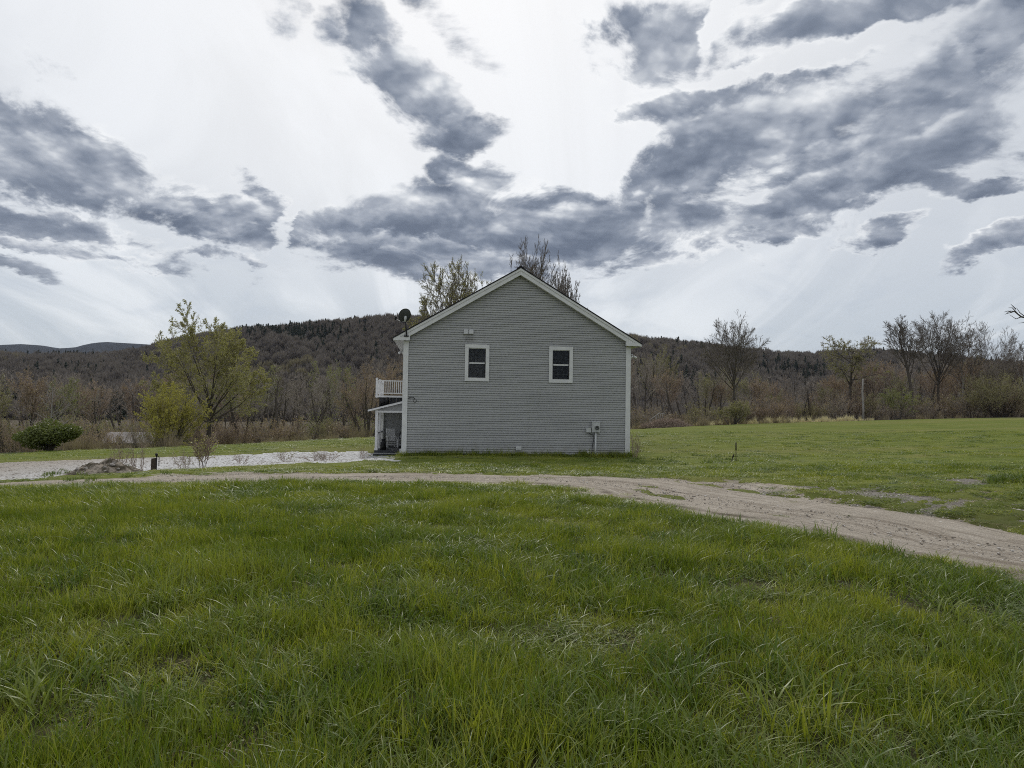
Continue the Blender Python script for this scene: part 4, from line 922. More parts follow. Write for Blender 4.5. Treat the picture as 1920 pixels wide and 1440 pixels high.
# brambles along the driveway edge
L_BR = [dict(k=7, wander=.14, trop=-.10, taper=.3, sides=4), dict(n=5, t0=.2, ang=45, len=.42, rad=.6, k=4, wander=.2, sides=3, rmin=.004), dict(n=3, t0=.2, ang=42, len=.5, rad=.6, k=3, wander=.2, sides=3, rmin=.003)]
for i, (px, d, top, w, lab) in enumerate([(228, 24.2, 832, 44, 'tall bare bramble just right of the dirt mound'), (262, 24.8, 830, 48, 'bare twiggy bramble left of the hydrant post'), (348, 25.6, 842, 40, 'low bare bramble left of the budding shrub'), (455, 28.5, 850, 30, 'thin bramble at the driveway edge right of the budding shrub'),
                                           (540, 31, 840, 44, 'low bramble left of the tangled arching ones'), (585, 32, 842, 70, 'tangled arching bramble in front of the white gravel'), (618, 32.5, 846, 60, 'arching bramble at the right of the tangle'), (682, 34.5, 838, 26, 'thin bare bramble nearest the porch'), (1190, 31, 812, 22, 'thin bare weed stems at the right house corner')]):
    lv = L_BR if i in (4, 5, 6) else var(L_BR, _0_trop=.0)
    hero('bramble', px, d, top, w, lab, 100 + i, lv, mt('twig_red', 'twig_red', 'bud_green'), 'bramble', 'brambles along the driveway', stems=many(12, 20 + i, .8, 1.0, .013, .7, .15), woody=1, leaves=60 if i % 2 == 0 else 0, leaf_size=.045)

# --- the woods: trees and undergrowth, each a thing, sharing a few shapes -------------------------------
PROTO = []
for k, (seed, H, W, kw, wood, crown, leaf, nl) in enumerate([
    (201, 12, 4.2, dict(_1_t0=.45, _1_n=10, _1_ang=34, _1_len=.42, _1_trop=.08), 'bark', 'twig', None, 0), (202, 12, 5.2, dict(_1_t0=.32, _1_n=11, _1_ang=40, _1_len=.5, _1_trop=.05), 'bark', 'twig', None, 0),
    (203, 12, 4.6, dict(_1_t0=.38, _1_n=10, _1_ang=38, _1_trop=.06), 'bark', 'twig_red', 'bud_brown', 2600), (204, 12, 5.0, dict(_1_t0=.35, _1_n=11, _1_ang=42), 'bark', 'twig', 'bud_olive', 4200),
    (205, 12, 3.6, dict(_1_t0=.5, _1_n=9, _1_ang=30, _1_len=.38, _1_trop=.1), 'bark', 'twig', None, 0), (206, 12, 4.8, dict(_1_t0=.3, _1_n=11, _1_ang=42), 'bark', 'twig', 'bud_green', 4200)]):
    lv = var(L_FAN[:4], **kw); lv[3]['n'] = 6; lv[3]['rmin'] = .010; lv[2]['n'] = 8
    PROTO.append((tree_meshes('wood_tree_%d' % k, seed, H, W, one(L=9, r=.15), lv, 2, nl, .12), mt(wood, crown, leaf)))
SHP = []
for k, (seed, crown, leaf, nl) in enumerate([(301, 'twig', 'bud_brown', 600), (302, 'twig_red', 'bud_brown', 900), (303, 'twig_tan', 'bud_olive', 1200), (304, 'twig', 'bud_green', 1500)]):
    SHP.append((tree_meshes('undergrowth_%d' % k, seed, 3.2, 3.4, many(14, 30 + k, .8, 2.6, .028, .6), var(L_SHRUB, _1_n=7, _2_n=6, _2_rmin=.008), 1, nl, .11), mt('bark', crown, leaf)))
rw = random.Random(5)
def wood(n, x0, x1, d0, d1, ytop, jit, kinds, zones, group, pick, protos, name, cat_, href):
    for i in range(n):
        px = x0 + (x1 - x0) * (i + rw.uniform(-.4, 1.4)) / n; d = rw.uniform(d0, d1)
        b = at(px, d); Hh_ = max(htop(px, (np.interp(px, *ytop)) + rw.uniform(-jit, jit), d, b), 1.2); s = Hh_ / href
        if 190 < px < 310 and d < 80: d = rw.uniform(82, 110); b = at(px, d); s = max(htop(px, (np.interp(px, *ytop)) + rw.uniform(-jit, jit), d, b), 1.2) / href
        pk = rw.choice(pick); me, mats = protos[pk]; wsc = s ** .5 * rw.uniform(.85, 1.2)
        zn = [t for q, t in zones if px < q][0]
        place(name, me, mats, b, rw.uniform(0, 6.28), (wsc, wsc, s), kinds[pk] + ' ' + zn, cat_, group)
KT = ['narrow bare tree', 'spreading bare tree', 'reddish budding tree', 'olive budding tree', 'pole-like bare tree', 'pale green budding tree']
KS = ['grey-brown bare shrub', 'reddish bare shrub', 'tan budding shrub', 'pale green shrub']
ZL = [(55, 'at the far left of the wood'), (150, 'in the wood behind the dark green bush'), (265, 'in the wood behind the shed'), (345, 'in the wood behind the yellow shrub'), (450, 'in the wood behind the large budding tree'), (540, 'in the wood just right of the large budding tree'), (640, 'in the wood left of the leaning tree'), (9999, 'in the wood behind the porch')]
ZR = [(1240, 'in the wood behind the garden stair'), (1330, 'in the wood behind the brush pile'), (1420, 'behind the tall round-crowned bare tree'), (1500, 'behind the left part of the dry reeds'), (1580, 'behind the middle of the dry reeds'), (1650, 'around the bleached dead tree'), (1735, 'left of the tall pair at right'), (1800, 'right of the tall pair at right'), (9999, 'at the right end of the hedgerow')]
ZB_ = [(9999, 'hidden mostly behind the house')]
YL = ([-80, 100, 250, 420, 560, 640, 760], [705, 715, 712, 705, 700, 690, 690]); YR = ([1150, 1240, 1320, 1450, 1540, 1640, 1750, 2000], [668, 668, 700, 712, 705, 690, 680, 665])
wood(74, -70, 760, 76, 122, YL, 22, KT, ZL, 'trees of the left wood', [0, 1, 2, 3, 4, 4, 0, 4, 1, 5], PROTO, 'wood_tree', 'tree', 12.0)
wood(74, 1150, 1990, 99, 140, YR, 20, KT, ZR, 'trees of the right wood', [0, 1, 2, 4, 2, 3, 0], PROTO, 'wood_tree', 'tree', 12.0)
YLs = ([-80, 760], [792, 778]); YRs = ([1150, 1300, 1420, 1560, 1700, 1990], [760, 765, 748, 742, 748, 735])
wood(58, -70, 770, 64, 96, YLs, 16, KS, ZL, 'undergrowth of the left wood', [0, 1, 1, 2, 0, 3], SHP, 'undergrowth_shrub', 'shrub', 3.2)
wood(58, 1170, 1990, 95, 112, YRs, 14, KS, ZR, 'undergrowth of the right hedgerow', [0, 1, 1, 2, 0], SHP, 'undergrowth_shrub', 'shrub', 3.2)
for px, d, k, tx in ((212, 62, 1, 'reddish bare shrub before the left end of the shed roof'), (258, 60, 0, 'grey-brown bare shrub before the middle of the shed roof'), (296, 61, 2, 'tan budding shrub between the shed and the yellow shrub')):
    b = at(px, d); me, mats = SHP[k]; place('undergrowth_shrub', me, mats, b, px, (.8, .8, htop(px, 800, d, b) / 3.2), tx, 'shrub', 'undergrowth of the left wood')

# ------------------------------------------------------------------ scatter helper (uncountable stuff only)
def proto_collection(name, meshes):
    c = bpy.data.collections.new(name)
    for i, me in enumerate(meshes): c.objects.link(bpy.data.objects.new('%s_%02d' % (name, i), me))
    return c
def scatter(name, pts, rot, scl, pick, coll, label, cat_=None):
    me = bpy.data.meshes.new(name); me.vertices.add(len(pts)); me.vertices.foreach_set('co', np.asarray(pts, np.float32).ravel())
    a = me.attributes.new('rot', 'FLOAT_VECTOR', 'POINT'); a.data.foreach_set('vector', np.asarray(rot, np.float32).ravel())
    a = me.attributes.new('scl', 'FLOAT_VECTOR', 'POINT'); a.data.foreach_set('vector', np.asarray(scl, np.float32).ravel())
    a = me.attributes.new('pick', 'INT', 'POINT'); a.data.foreach_set('value', np.asarray(pick, np.int32))
    o = link(name, me); g = bpy.data.node_groups.new(name + '_nodes', 'GeometryNodeTree')
    g.interface.new_socket('Geometry', in_out='INPUT', socket_type='NodeSocketGeometry'); g.interface.new_socket('Geometry', in_out='OUTPUT', socket_type='NodeSocketGeometry')
    gi, go = g.nodes.new('NodeGroupInput'), g.nodes.new('NodeGroupOutput')
    ci = g.nodes.new('GeometryNodeCollectionInfo'); ci.inputs['Collection'].default_value = coll; ci.inputs['Separate Children'].default_value = True; ci.inputs['Reset Children'].default_value = True
    ip = g.nodes.new('GeometryNodeInstanceOnPoints'); ip.inputs['Pick Instance'].default_value = True
    def attr(nm, ty):
        n = g.nodes.new('GeometryNodeInputNamedAttribute'); n.data_type = ty; n.inputs['Name'].default_value = nm; return [s for s in n.outputs if s.enabled][0]
    e2r = g.nodes.new('FunctionNodeEulerToRotation')
    g.links.new(attr('rot', 'FLOAT_VECTOR'), e2r.inputs[0])
    g.links.new(gi.outputs[0], ip.inputs['Points']); g.links.new(ci.outputs[0], ip.inputs['Instance']); g.links.new(attr('pick', 'INT'), ip.inputs['Instance Index'])
    g.links.new(e2r.outputs[0], ip.inputs['Rotation']); g.links.new(attr('scl', 'FLOAT_VECTOR'), ip.inputs['Scale']); g.links.new(ip.outputs[0], go.inputs[0])
    md = o.modifiers.new('scatter', 'NODES'); md.node_group = g
    return tag(o, label, cat_, None, 'stuff')

# ------------------------------------------------------------------ hills
def mat_hill(name, c1, c2):
    m, t, out = new_mat(name); g = N(t, 'ShaderNodeNewGeometry').outputs['Position']
    n = NOISE(t, g, .03, 6.0, .65).outputs[0]; principled(t, out, MIX(t, MR(t, n, .35, .65), c1, c2), .95, .05, NOISE(t, g, .12, 5.0, .6).outputs[0], 1.0, 4.0); return m
def hill(name, sky_px, dist, tree_h, foot, mat, col_n, depth_k):
    """ridge whose crest stands at `dist`, profile read off the skyline, running on past the frame"""
    xs, ys = np.array(sky_px, float).T; cols = np.linspace(-900, 2900, col_n); cy = np.interp(cols, xs, ys)
    cr = []
    for x, y in zip(cols, cy):
        xx = np.clip(x, -400, 2350); dd = dist * (1 + .10 * math.sin(x * .004 + 1)); d = pix_dir(xx, y); p = EYE + d * (dd / d[1])
        ang = math.atan2(d[0], d[1]) + math.radians((x - xx) * .04); cr.append((ang, math.hypot(p[0], p[1]), p[2] - tree_h))
    cr = np.array(cr); ts = np.concatenate([np.linspace(0, 1, 34), 1 + np.linspace(.06, 1, 12)])
    V = []
    for t in ts:
        for k, (a, R_, zc) in enumerate(cr):
            r = foot + (R_ - foot) * t if t <= 1 else R_ + (t - 1) * dist * .5
            f = smooth(t, 0.0, 1.05) if t <= 1 else 1 - smooth(t, .98, 2.0)
            f = float(f)
            bump = (math.sin(a * 23 + t * 5) + math.sin(a * 61 + t * 11 + 2) * .5) * depth_k * f * (1 - f) * 2
            V.append((r * math.sin(a), r * math.cos(a), -9 + (zc + 9) * f + bump))
    n = len(cr); I = np.arange(len(ts) * n).reshape(len(ts), n)
    F = np.stack([I[:-1, :-1], I[:-1, 1:], I[1:, 1:], I[1:, :-1]], -1).reshape(-1, 4)
    o = tag(link(name, mesh_np(name, V, F, True), mat), kind='structure'); return o, np.array(V).reshape(len(ts), n, 3)
SKY_N = [(-900, 690), (-300, 676), (0, 666), (100, 667), (200, 664), (270, 656), (300, 646), (380, 630), (450, 622), (520, 614), (600, 606), (660, 599), (720, 596), (790, 598), (900, 606), (1050, 620), (1200, 636), (1320, 646), (1400, 656), (1450, 662), (1500, 667), (1560, 663), (1650, 661), (1700, 663), (1800, 672), (1920, 684), (2300, 700), (2900, 690)]
SKY_F = [(-900, 640), (-300, 650), (-80, 652), (0, 645), (40, 643.5), (80, 646), (110, 651), (140, 649), (165, 642), (195, 638.5), (230, 641), (260, 643), (300, 646), (420, 655), (700, 670), (1500, 680), (2900, 690)]
near_hill, HV = hill('hill', SKY_N, 760, 11.0, 330, mat_hill('wooded_hill_floor', (.07, .06, .054), (.11, .094, .084)), 300, 9.0)
far_hill, _ = hill('far_hill', SKY_F, 3900, 6.0, 2300, mat_hill('far_hill_woods', (.026, .028, .030), (.036, .038, .040)), 260, 40.0)
# wood on the hillside: bare crowns and dark conifers, one mass
M_['far_bare'] = mat_leaf('far_bare_crowns', (.135, .115, .112), (.24, .207, .20), .15, .9)
M_['far_bud'] = mat_leaf('far_budding_crowns', (.19, .16, .13), (.26, .225, .165), .2, .9)
M_['far_pine'] = mat_leaf('far_conifers', (.028, .035, .027), (.050, .058, .042), .1, .9)
def crown_proto(seed, n, mat):
    rg = np.random.default_rng(seed); a = rg.random(n) * 6.283; ph = rg.uniform(-.25, 1, n); rad = np.sqrt(np.maximum(0, 1 - ph ** 2)) * rg.uniform(.45, 1, n) ** .5
    P_ = np.stack([3.6 * rad * np.cos(a), 3.6 * rad * np.sin(a), 8 + 4.6 * ph * rg.uniform(.6, 1.05, n)], 1)
    d = P_ - np.array([0, 0, 4.0]); d /= np.linalg.norm(d, axis=1, keepdims=True); s = np.cross(d, rg.normal(0, 1, (n, 3))); s /= np.linalg.norm(s, axis=1, keepdims=True)
    L_ = rg.uniform(.8, 1.9, n)[:, None]; w = rg.uniform(.16, .38, n)[:, None]
    V = np.stack([P_ - d * L_ - s * w, P_ - d * L_ + s * w, P_ + d * L_ * .8], 1).reshape(-1, 3); F = np.arange(3 * n).reshape(n, 3)
    v2, f2 = tubes_np(np.array([[[0, 0, -2.0], [.1, 0, 5], [0, 0, 9]]]), np.array([[.22, .18, .08]]), 4)
    f2 = np.concatenate([f2[:, [0, 1, 2]], f2[:, [0, 2, 3]]]); V, F = cat([(V, F), (v2, f2)])
    me = mesh_np('hill_crown', V, F); me.materials.append(mat); return me
def conifer_proto(seed, n, mat):
    rg = np.random.default_rng(seed); z_ = rg.uniform(1.5, 14, n); a = rg.random(n) * 6.283; R_ = (14.6 - z_) * .24 * rg.uniform(.5, 1.1, n)
    P_ = np.stack([R_ * np.cos(a), R_ * np.sin(a), z_], 1); t = np.stack([-np.sin(a), np.cos(a), 0 * a], 1); w = rg.uniform(.35, .8, n)[:, None]
    V = np.stack([P_ * np.array([.1, .1, 1]) + np.array([0, 0, .7]), P_ + t * w, P_ - t * w], 1).reshape(-1, 3)
    me = mesh_np('hill_conifer', V, np.arange(3 * n).reshape(n, 3)); me.materials.append(mat); return me
hp = [crown_proto(i, 130, M_['far_bare']) for i in range(3)] + [crown_proto(7, 140, M_['far_bud'])] + [conifer_proto(9, 120, M_['far_pine']), conifer_proto(10, 120, M_['far_pine'])]
hc = proto_collection('hill_trees', hp)
nH = 15000; rg = np.random.default_rng(3)
nt2, nc = 35, HV.shape[1]
ti = (rg.random(nH) ** .8) * (nt2 - 1.001); ci_ = rg.uniform(.17, .83, nH) * (nc - 1.001)
a0, b0 = ti.astype(int), ci_.astype(int); fa, fb = (ti - a0)[:, None], (ci_ - b0)[:, None]
Pp = (HV[a0, b0] * (1 - fa) + HV[a0 + 1, b0] * fa) * (1 - fb) + (HV[a0, b0 + 1] * (1 - fa) + HV[a0 + 1, b0 + 1] * fa) * fb
pat = np.sin(Pp[:, 0] * .013 + 1) * np.sin(Pp[:, 1] * .017) + np.sin(Pp[:, 0] * .031 + Pp[:, 1] * .022) * .7 + rg.normal(0, .55, nH)
pick = np.where(pat > 1.15, rg.integers(4, 6, nH), np.where(pat < -1.3, 3, rg.integers(0, 3, nH)))
sc_ = rg.uniform(.75, 1.25, nH)
scatter('hillside_wood', Pp - np.array([0, 0, .5]), np.stack([0 * sc_, 0 * sc_, rg.random(nH) * 6.28], 1), np.stack([sc_ * 1.12, sc_ * 1.12, sc_], 1), pick, hc, 'bare grey-brown wood with dark conifers covering the hill', 'wood')

# ------------------------------------------------------------------ shed, railing, brush, stakes, posts, mound
b = pix(250, 826, 74); bz = zb1(b[0], b[1]); top = pix(250, 811, 74)[2] - bz; wid = 88 / FPX * 74
shed = tag(empty('shed', (b[0], b[1], bz), math.radians(8)), 'low shed with a pale tin roof among the left trees', 'shed')
W2 = wid / 2
er = top - 1.0
for k in range(10):
    x0 = -W2 * .92 + W2 * 1.84 * k / 10; box('wall_board', x0 + .01, x0 + W2 * .184 - .01, -1.5, -1.46, -.5, er + .02, M_['shed_wall'], shed)
box('wall_core', -W2 * .91, W2 * .91, -1.455, 1.5, -.5, er, M_['shed_wall'], shed)
for s in (-1, 1):
    for k in range(7):
        x0 = -W2 + wid * k / 7; x1 = x0 + wid / 7 - .02
        y0, y1 = (-1.75, 0) if s < 0 else (0, 1.75)
        za, zb_ = (er - .05, top) if s < 0 else (top, er - .05)
        V = [(x0, y0, za), (x1, y0, za), (x1, y1, zb_), (x0, y1, zb_), (x0, y0, za + .05), (x1, y0, za + .05), (x1, y1, zb_ + .05), (x0, y1, zb_ + .05)]
        link('roof_sheet', mesh('roof_sheet', V, [(0, 3, 2, 1), (4, 5, 6, 7), (0, 1, 5, 4), (1, 2, 6, 5), (2, 3, 7, 6), (3, 0, 4, 7)]), M_['shed_roof'], shed)
# stair with a pale handrail at the wood's edge
dS = 87.0
def sp3(px, py): return pix(px, py, dS)
s0 = sp3(1218, 802); stair = tag(empty('garden_stair', s0), 'pale weathered stair with handrail at the wood edge right of the house', 'stair')
def lp(px, py, dy=0): return sp3(px, py) - s0 + np.array([0, dy, 0])
tube('handrail', [lp(1218, 788), lp(1222, 785), lp(1237, 774.5), lp(1246, 776.5)], .07, M_['deadwood'], stair, 6)
for (x, ya, yb) in ((1220, 786.5, 801), (1231, 779, 793), (1235, 776, 790), (1238, 775, 788), (1242, 776, 787)): tube('baluster', [lp(x, ya), lp(x, yb)], .045, M_['deadwood'], stair, 5)
tube('stringer', [lp(1217, 802), lp(1242, 786)], .09, M_['deadwood'], stair, 6)
for k in range(6):
    p = lp(1219 + 4 * k, 800.5 - 2.6 * k); box('tread', p[0] - .2, p[0] + .2, p[1], p[1] + 1.0, p[2] - .03, p[2] + .03, M_['deadwood'], stair)
def twig_heap(name, b, W, D_, H, n, mat, label, seed, r=.018, cat_='brush pile', up=.25):
    rg = np.random.default_rng(seed); a = rg.random(n) * 6.283; q = np.sqrt(rg.random(n)); x, y = W / 2 * q * np.cos(a), D_ / 2 * q * np.sin(a); z_ = H * (1 - q ** 2) * rg.uniform(.1, 1, n)
    d = rg.normal(0, 1, (n, 3)); d[:, 2] = np.abs(d[:, 2]) * up * 2 + up; d /= np.linalg.norm(d, axis=1, keepdims=True); L_ = rg.uniform(.25, .8, n)[:, None] * min(H, 1.6)
    p0 = np.stack([x, y, z_], 1) - d * L_ * .5; p0[:, 2] = np.maximum(p0[:, 2], -.05); m = rg.normal(0, .08, (n, 3)) * L_
    V, F = tubes_np(np.stack([p0, p0 + d * L_ * .5 + m, p0 + d * L_], 1), np.tile(np.array([[r, r * .8, r * .3]]), (n, 1)), 3)
    o = link(name, mesh_np(name, V, F, True), M_[mat]); o.location = tuple(b); return tag(o, label, cat_)
b = at(1252, 86); twig_heap('brush_pile', b, 100 / FPX * 86, 2.5, 1.2, 2600, 'twig_red', 'heap of dry brown brush at the edge of the right field', 5, .02)
# dry reeds
M_['reed'] = mat_leaf('dry_reeds', (.55, .47, .33), (.70, .62, .46), .25, .8)
M_['reed_grey'] = mat_leaf('grey_dry_weeds', (.22, .175, .125), (.34, .28, .20), .2, .9)
def tuft(seed, n, R_, h, w, bend, mat, segs=3, hv=.35):
    rg = np.random.default_rng(seed); a = rg.random(n) * 6.283; q = R_ * np.sqrt(rg.random(n)); b0 = np.stack([q * np.cos(a), q * np.sin(a), np.full(n, -.02)], 1)
    az = rg.random(n) * 6.283; dirh = np.stack([np.cos(az), np.sin(az), 0 * az], 1); side = np.stack([-np.sin(az), np.cos(az), 0 * az], 1)
    tw = rg.uniform(-.9, .9, n); side = side * np.cos(tw)[:, None] + dirh * np.sin(tw)[:, None]
    H_ = h * rg.uniform(1 - hv, 1 + hv, n); bd = bend * rg.uniform(.15, 1.2, n) * H_; ww = w * rg.uniform(.6, 1.3, n); lean = rg.normal(0, .12, (n, 2)) * H_[:, None]
    rows = []
    for s in range(segs + 1):
        t = s / segs; c = b0 + np.stack([lean[:, 0] * t, lean[:, 1] * t, H_ * (t - .35 * (bd / H_) * t ** 3)], 1) + dirh * (bd * t ** 2)[:, None]
        wd = ww * (1 - t ** 2.2) * (.75 + .5 * min(t * 3, 1)) * .5
        rows.append((c - side * wd[:, None], c + side * wd[:, None]) if s < segs else (c,))
    V, F = [], []; k = 2 * segs + 1
    Vn = np.stack([x for r in rows for x in r], 1); base = (np.arange(n) * k)[:, None]
    tri = []
    for s in range(segs - 1): tri += [(2 * s, 2 * s + 1, 2 * s + 3), (2 * s, 2 * s + 3, 2 * s + 2)]
    tri.append((2 * segs - 2, 2 * segs - 1, 2 * segs)); F = (base[:, :, None] + np.array(tri)[None]).reshape(-1, 3)
    me = mesh_np('tuft', Vn.reshape(-1, 3), F, True); me.materials.append(M_[mat]); return me
def rand_rot(n, rg): return np.stack([rg.normal(0, .06, n), rg.normal(0, .06, n), rg.random(n) * 6.283], 1)
def strip(name, segs, per, coll, npk, lab, smin, smax, seed):
    rg = np.random.default_rng(seed); P_ = []
    for (x0, x1, d0, d1, n) in segs:
        for _ in range(n):
            p = at(rg.uniform(x0, x1), rg.uniform(d0, d1)); P_.append(p)
    P_ = np.array(P_); n = len(P_); s = rg.uniform(smin, smax, n)
    return scatter(name, P_, rand_rot(n, rg), np.stack([s, s, s * rg.uniform(.45, 1.5, n)], 1), rg.integers(0, npk, n), coll, lab, 'reeds')
rc = proto_collection('reed_tufts', [tuft(40 + i, 60, .35, .85, .03, .35, 'reed') for i in range(3)])
strip('dry_reeds', [(1480, 1545, 92, 95, 40), (1530, 1600, 92, 95, 44), (1590, 1640, 92, 95, 16), (1425, 1480, 91, 93, 22), (1300, 1340, 88, 90, 14), (1340, 1430, 90, 92, 12)], 0, rc, 3, 'band of pale straw-coloured dry reeds along the right field edge', .35, .85, 6)
wc_ = proto_collection('weed_tufts', [tuft(50 + i, 50, .4, .9, .022, .3, 'reed_grey') for i in range(3)])
strip('dry_weeds', [(1185, 1330, 86, 90, 70), (1330, 1480, 90, 93, 50), (130, 200, 50, 56, 50), (200, 300, 51, 55, 10), (300, 340, 50, 56, 12), (330, 700, 60, 66, 60), (1640, 1990, 96, 100, 50)], 0, wc_, 3, 'grey-brown dead weeds along the wood edges', .5, 1.1, 8)
# stakes in the field
for i, (x0, y0, x1, y1, d, lab) in enumerate(((1380, 866, 1380, 830, 28, 'thin upright stake in the field right of the house'), (1370, 869, 1376, 852, 27.4, 'short leaning stick beside the thin upright stake'))):
    p0 = pix(x0, y0, d); p0[2] = zb1(p0[0], p0[1]); p1 = pix(x1, y1, d) - p0
    sk = tag(empty('stake', p0), lab, 'stake')
    tube('shaft', [(0, 0, -.1), tuple(p1 * .5), tuple(p1)], .016, M_['stake'], sk, 6)
    tube('head', [tuple(p1 * .62), tuple(p1 * 1.0 + np.array([0, 0, .004]))], .026, M_['stake'], sk, 6)
# hydrant post
h = ground_hit(287, 881); hd = tag(empty('hydrant_post', (h[0], h[1], zb1(h[0], h[1]))), 'dark wooden post with a black yard hydrant beside the driveway', 'post')
k_ = np.linalg.norm(h - EYE) / FPX
v, f = box_vf(-.06, .06, -.06, .06, -.2, 19 * k_); v = [(x + .03 * max(zz, 0), y, zz + (.02 if x > 0 and zz > .1 else 0)) for x, y, zz in v]; link('post', mesh('post', v, f), M_['wood'], hd)
tube('standpipe', [(.11, 0, -.2), (.115, 0, 24 * k_)], .018, M_['black'], hd, 8); tube('hydrant_head', [(.11, 0, 22 * k_), (.115, -.02, 25.5 * k_), (.10, -.02, 27.5 * k_)], [.025, .05, .035], M_['black'], hd, 8)
tube('spout', [(.12, 0, 23 * k_), (.19, 0, 22.6 * k_), (.20, 0, 20 * k_), (.20, 0, 6 * k_)], .014, M_['black'], hd, 6)
# dirt mound
c = ground_hit(185, 889); cd = np.linalg.norm(c - EYE); mw = 122 / FPX * cd; mh = 20 / FPX * cd
n_ = 46; xs = np.linspace(-1, 1, n_); V = []
rgm = np.random.default_rng(12)
for j in range(n_):
    for i in range(n_):
        x, y = xs[i], xs[j]; rr_ = math.hypot(x * (1.0 if x < 0 else 1.05), y); hgt_ = max(0, 1 - rr_ ** 1.6) ** 1.1
        nn = .16 * math.sin(7 * x + 2 * math.sin(5 * y)) + .12 * math.sin(13 * y + 9 * x) + .08 * math.sin(27 * x - 21 * y) + .06 * rgm.normal()
        zg = zb1(c[0] + x * mw * .55, c[1] + .4 + y * mw * .4) - zb1(c[0], c[1])
        V.append((x * mw * .55, .4 + y * mw * .4, zg - .03 + mh * hgt_ * (1 + nn)))
F = [(j * n_ + i, j * n_ + i + 1, (j + 1) * n_ + i + 1, (j + 1) * n_ + i) for j in range(n_ - 1) for i in range(n_ - 1)]
mm, t_, o_ = new_mat('mound_soil'); gg = N(t_, 'ShaderNodeNewGeometry').outputs['Position']
fn = NOISE(t_, gg, 9.0, 6.0, .7).outputs[0]; cc_ = MIX(t_, MR(t_, NOISE(t_, gg, 2.6, 5.0, .65).outputs[0], .42, .58), (.085, .070, .050), (.32, .275, .225)); cc_ = MIX(t_, MR(t_, fn, .45, .65, 0, .6), cc_, (.055, .055, .03))
principled(t_, o_, cc_, .95, .1, fn, .8, .05)
mo = tag(empty('dirt_mound', (c[0], c[1], zb1(c[0], c[1]))), 'low mound of dirt and stones beside the driveway', 'mound')
link('soil', mesh('mound', V, F, True), mm, mo)
def stone_me(seed, sub=1):
    import bmesh
    bm = bmesh.new(); bmesh.ops.create_icosphere(bm, subdivisions=sub, radius=.5); rg = np.random.default_rng(seed)
    for vv in bm.verts: vv.co *= rg.uniform(.7, 1.1); vv.co.z *= .65
    me = bpy.data.meshes.new('stone'); bm.to_mesh(me); bm.free(); return me
M_['stone'] = mat_simple('field_stone', (.30, .275, .25), .9, .3, 8.0, .2, .4)
sm_ = [stone_me(i) for i in range(3)]
rgm = np.random.default_rng(31)
for i in range(16):
    x, y = rgm.uniform(-.5, .6), rgm.uniform(-.9, 0); hh = max(0, 1 - math.hypot(x, y) ** 1.6) ** 1.1
    o = link('stone', sm_[i % 3], M_['stone'], mo); s = rgm.uniform(.06, .2); o.location = (x * mw * .55, .4 + y * mw * .4, mh * hh); o.scale = (s, s, s); o.rotation_euler = (0, 0, rgm.uniform(0, 6))

# ------------------------------------------------------------------ grass
def mat_grass(name, c1, c2, c3, rough=.42, trans=.32):
    m, t, out = new_mat(name)
    pos = N(t, 'ShaderNodeNewGeometry').outputs['Position']; oi = N(t, 'ShaderNodeObjectInfo').outputs['Random']
    big = NOISE(t, pos, .55, 5.0, .62).outputs[0]; small = NOISE(t, pos, 22.0, 2.0, .5).outputs[0]
    c = MIX(t, MR(t, MA(t, 'ADD', MA(t, 'MULTIPLY', big, .7), MA(t, 'MULTIPLY', oi, .3)), .36, .66), c1, c2)
    c = MIX(t, MR(t, small, .55, .75, 0, .8), c, c3)
    p = N(t, 'ShaderNodeBsdfPrincipled', None, {'Base Color': c, 'Roughness': rough, 'Specular IOR Level': .28})
    tr = N(t, 'ShaderNodeBsdfTranslucent', None, {'Color': VM(t, 'MULTIPLY', c, (1.2, 1.3, .6))})
    mx = N(t, 'ShaderNodeMixShader', None, {0: trans, 1: p.outputs[0], 2: tr.outputs[0]}); t.links.new(mx.outputs[0], out.inputs['Surface']); return m
M_['grass'] = mat_grass('lawn_grass', (.118, .165, .014), (.285, .305, .042), (.36, .335, .12))
M_['grass_blue'] = mat_grass('orchard_grass', (.100, .150, .028), (.20, .24, .056), (.26, .265, .12), .42)
M_['clover'] = mat_grass('clover_leaves', (.095, .140, .034), (.145, .180, .046), (.18, .19, .07), .55)
M_['thatch'] = mat_grass('dead_grass', (.27, .225, .125), (.38, .32, .19), (.18, .15, .08), .7, .2)
fine = [tuft(60 + i, 120, .17, .105, .0046, .45, 'grass', 3, .5) for i in range(4)]
broad = [tuft(70 + i, 46, .15, .165, .0085, .95, 'grass_blue', 5, .4) for i in range(4)]
tall = [tuft(80 + i, 70, .16, .145, .0054, .6, 'grass', 4, .5) for i in range(3)]
def clover(seed):
    rg = np.random.default_rng(seed); n = 130; q = .17 * np.sqrt(rg.random(n)); a = rg.random(n) * 6.283
    pos = np.stack([q * np.cos(a), q * np.sin(a), rg.uniform(.015, .06, n)], 1); V, F = leaf_quads(rg, pos, .022, .75); F = np.concatenate([F[:, [0, 1, 2]], F[:, [0, 2, 3]]])
    me = mesh_np('clover', V, F); me.materials.append(M_['clover']); return me
clv = [clover(90 + i) for i in range(2)]
dead = [tuft(95 + i, 34, .17, .07, .0048, 1.7, 'thatch', 3, .5) for i in range(2)]
GC = proto_collection('grass_tufts', fine + broad + tall + clv + dead)
NF, NB, NT, NC_, ND = 4, 4, 3, 2, 2
def lowf(x, y, s, ph): return np.sin(x * s + ph + 1.3 * np.sin(y * s * .8 + ph * 2)) * np.sin(y * s * 1.2 - ph + .9 * np.sin(x * s * .7))
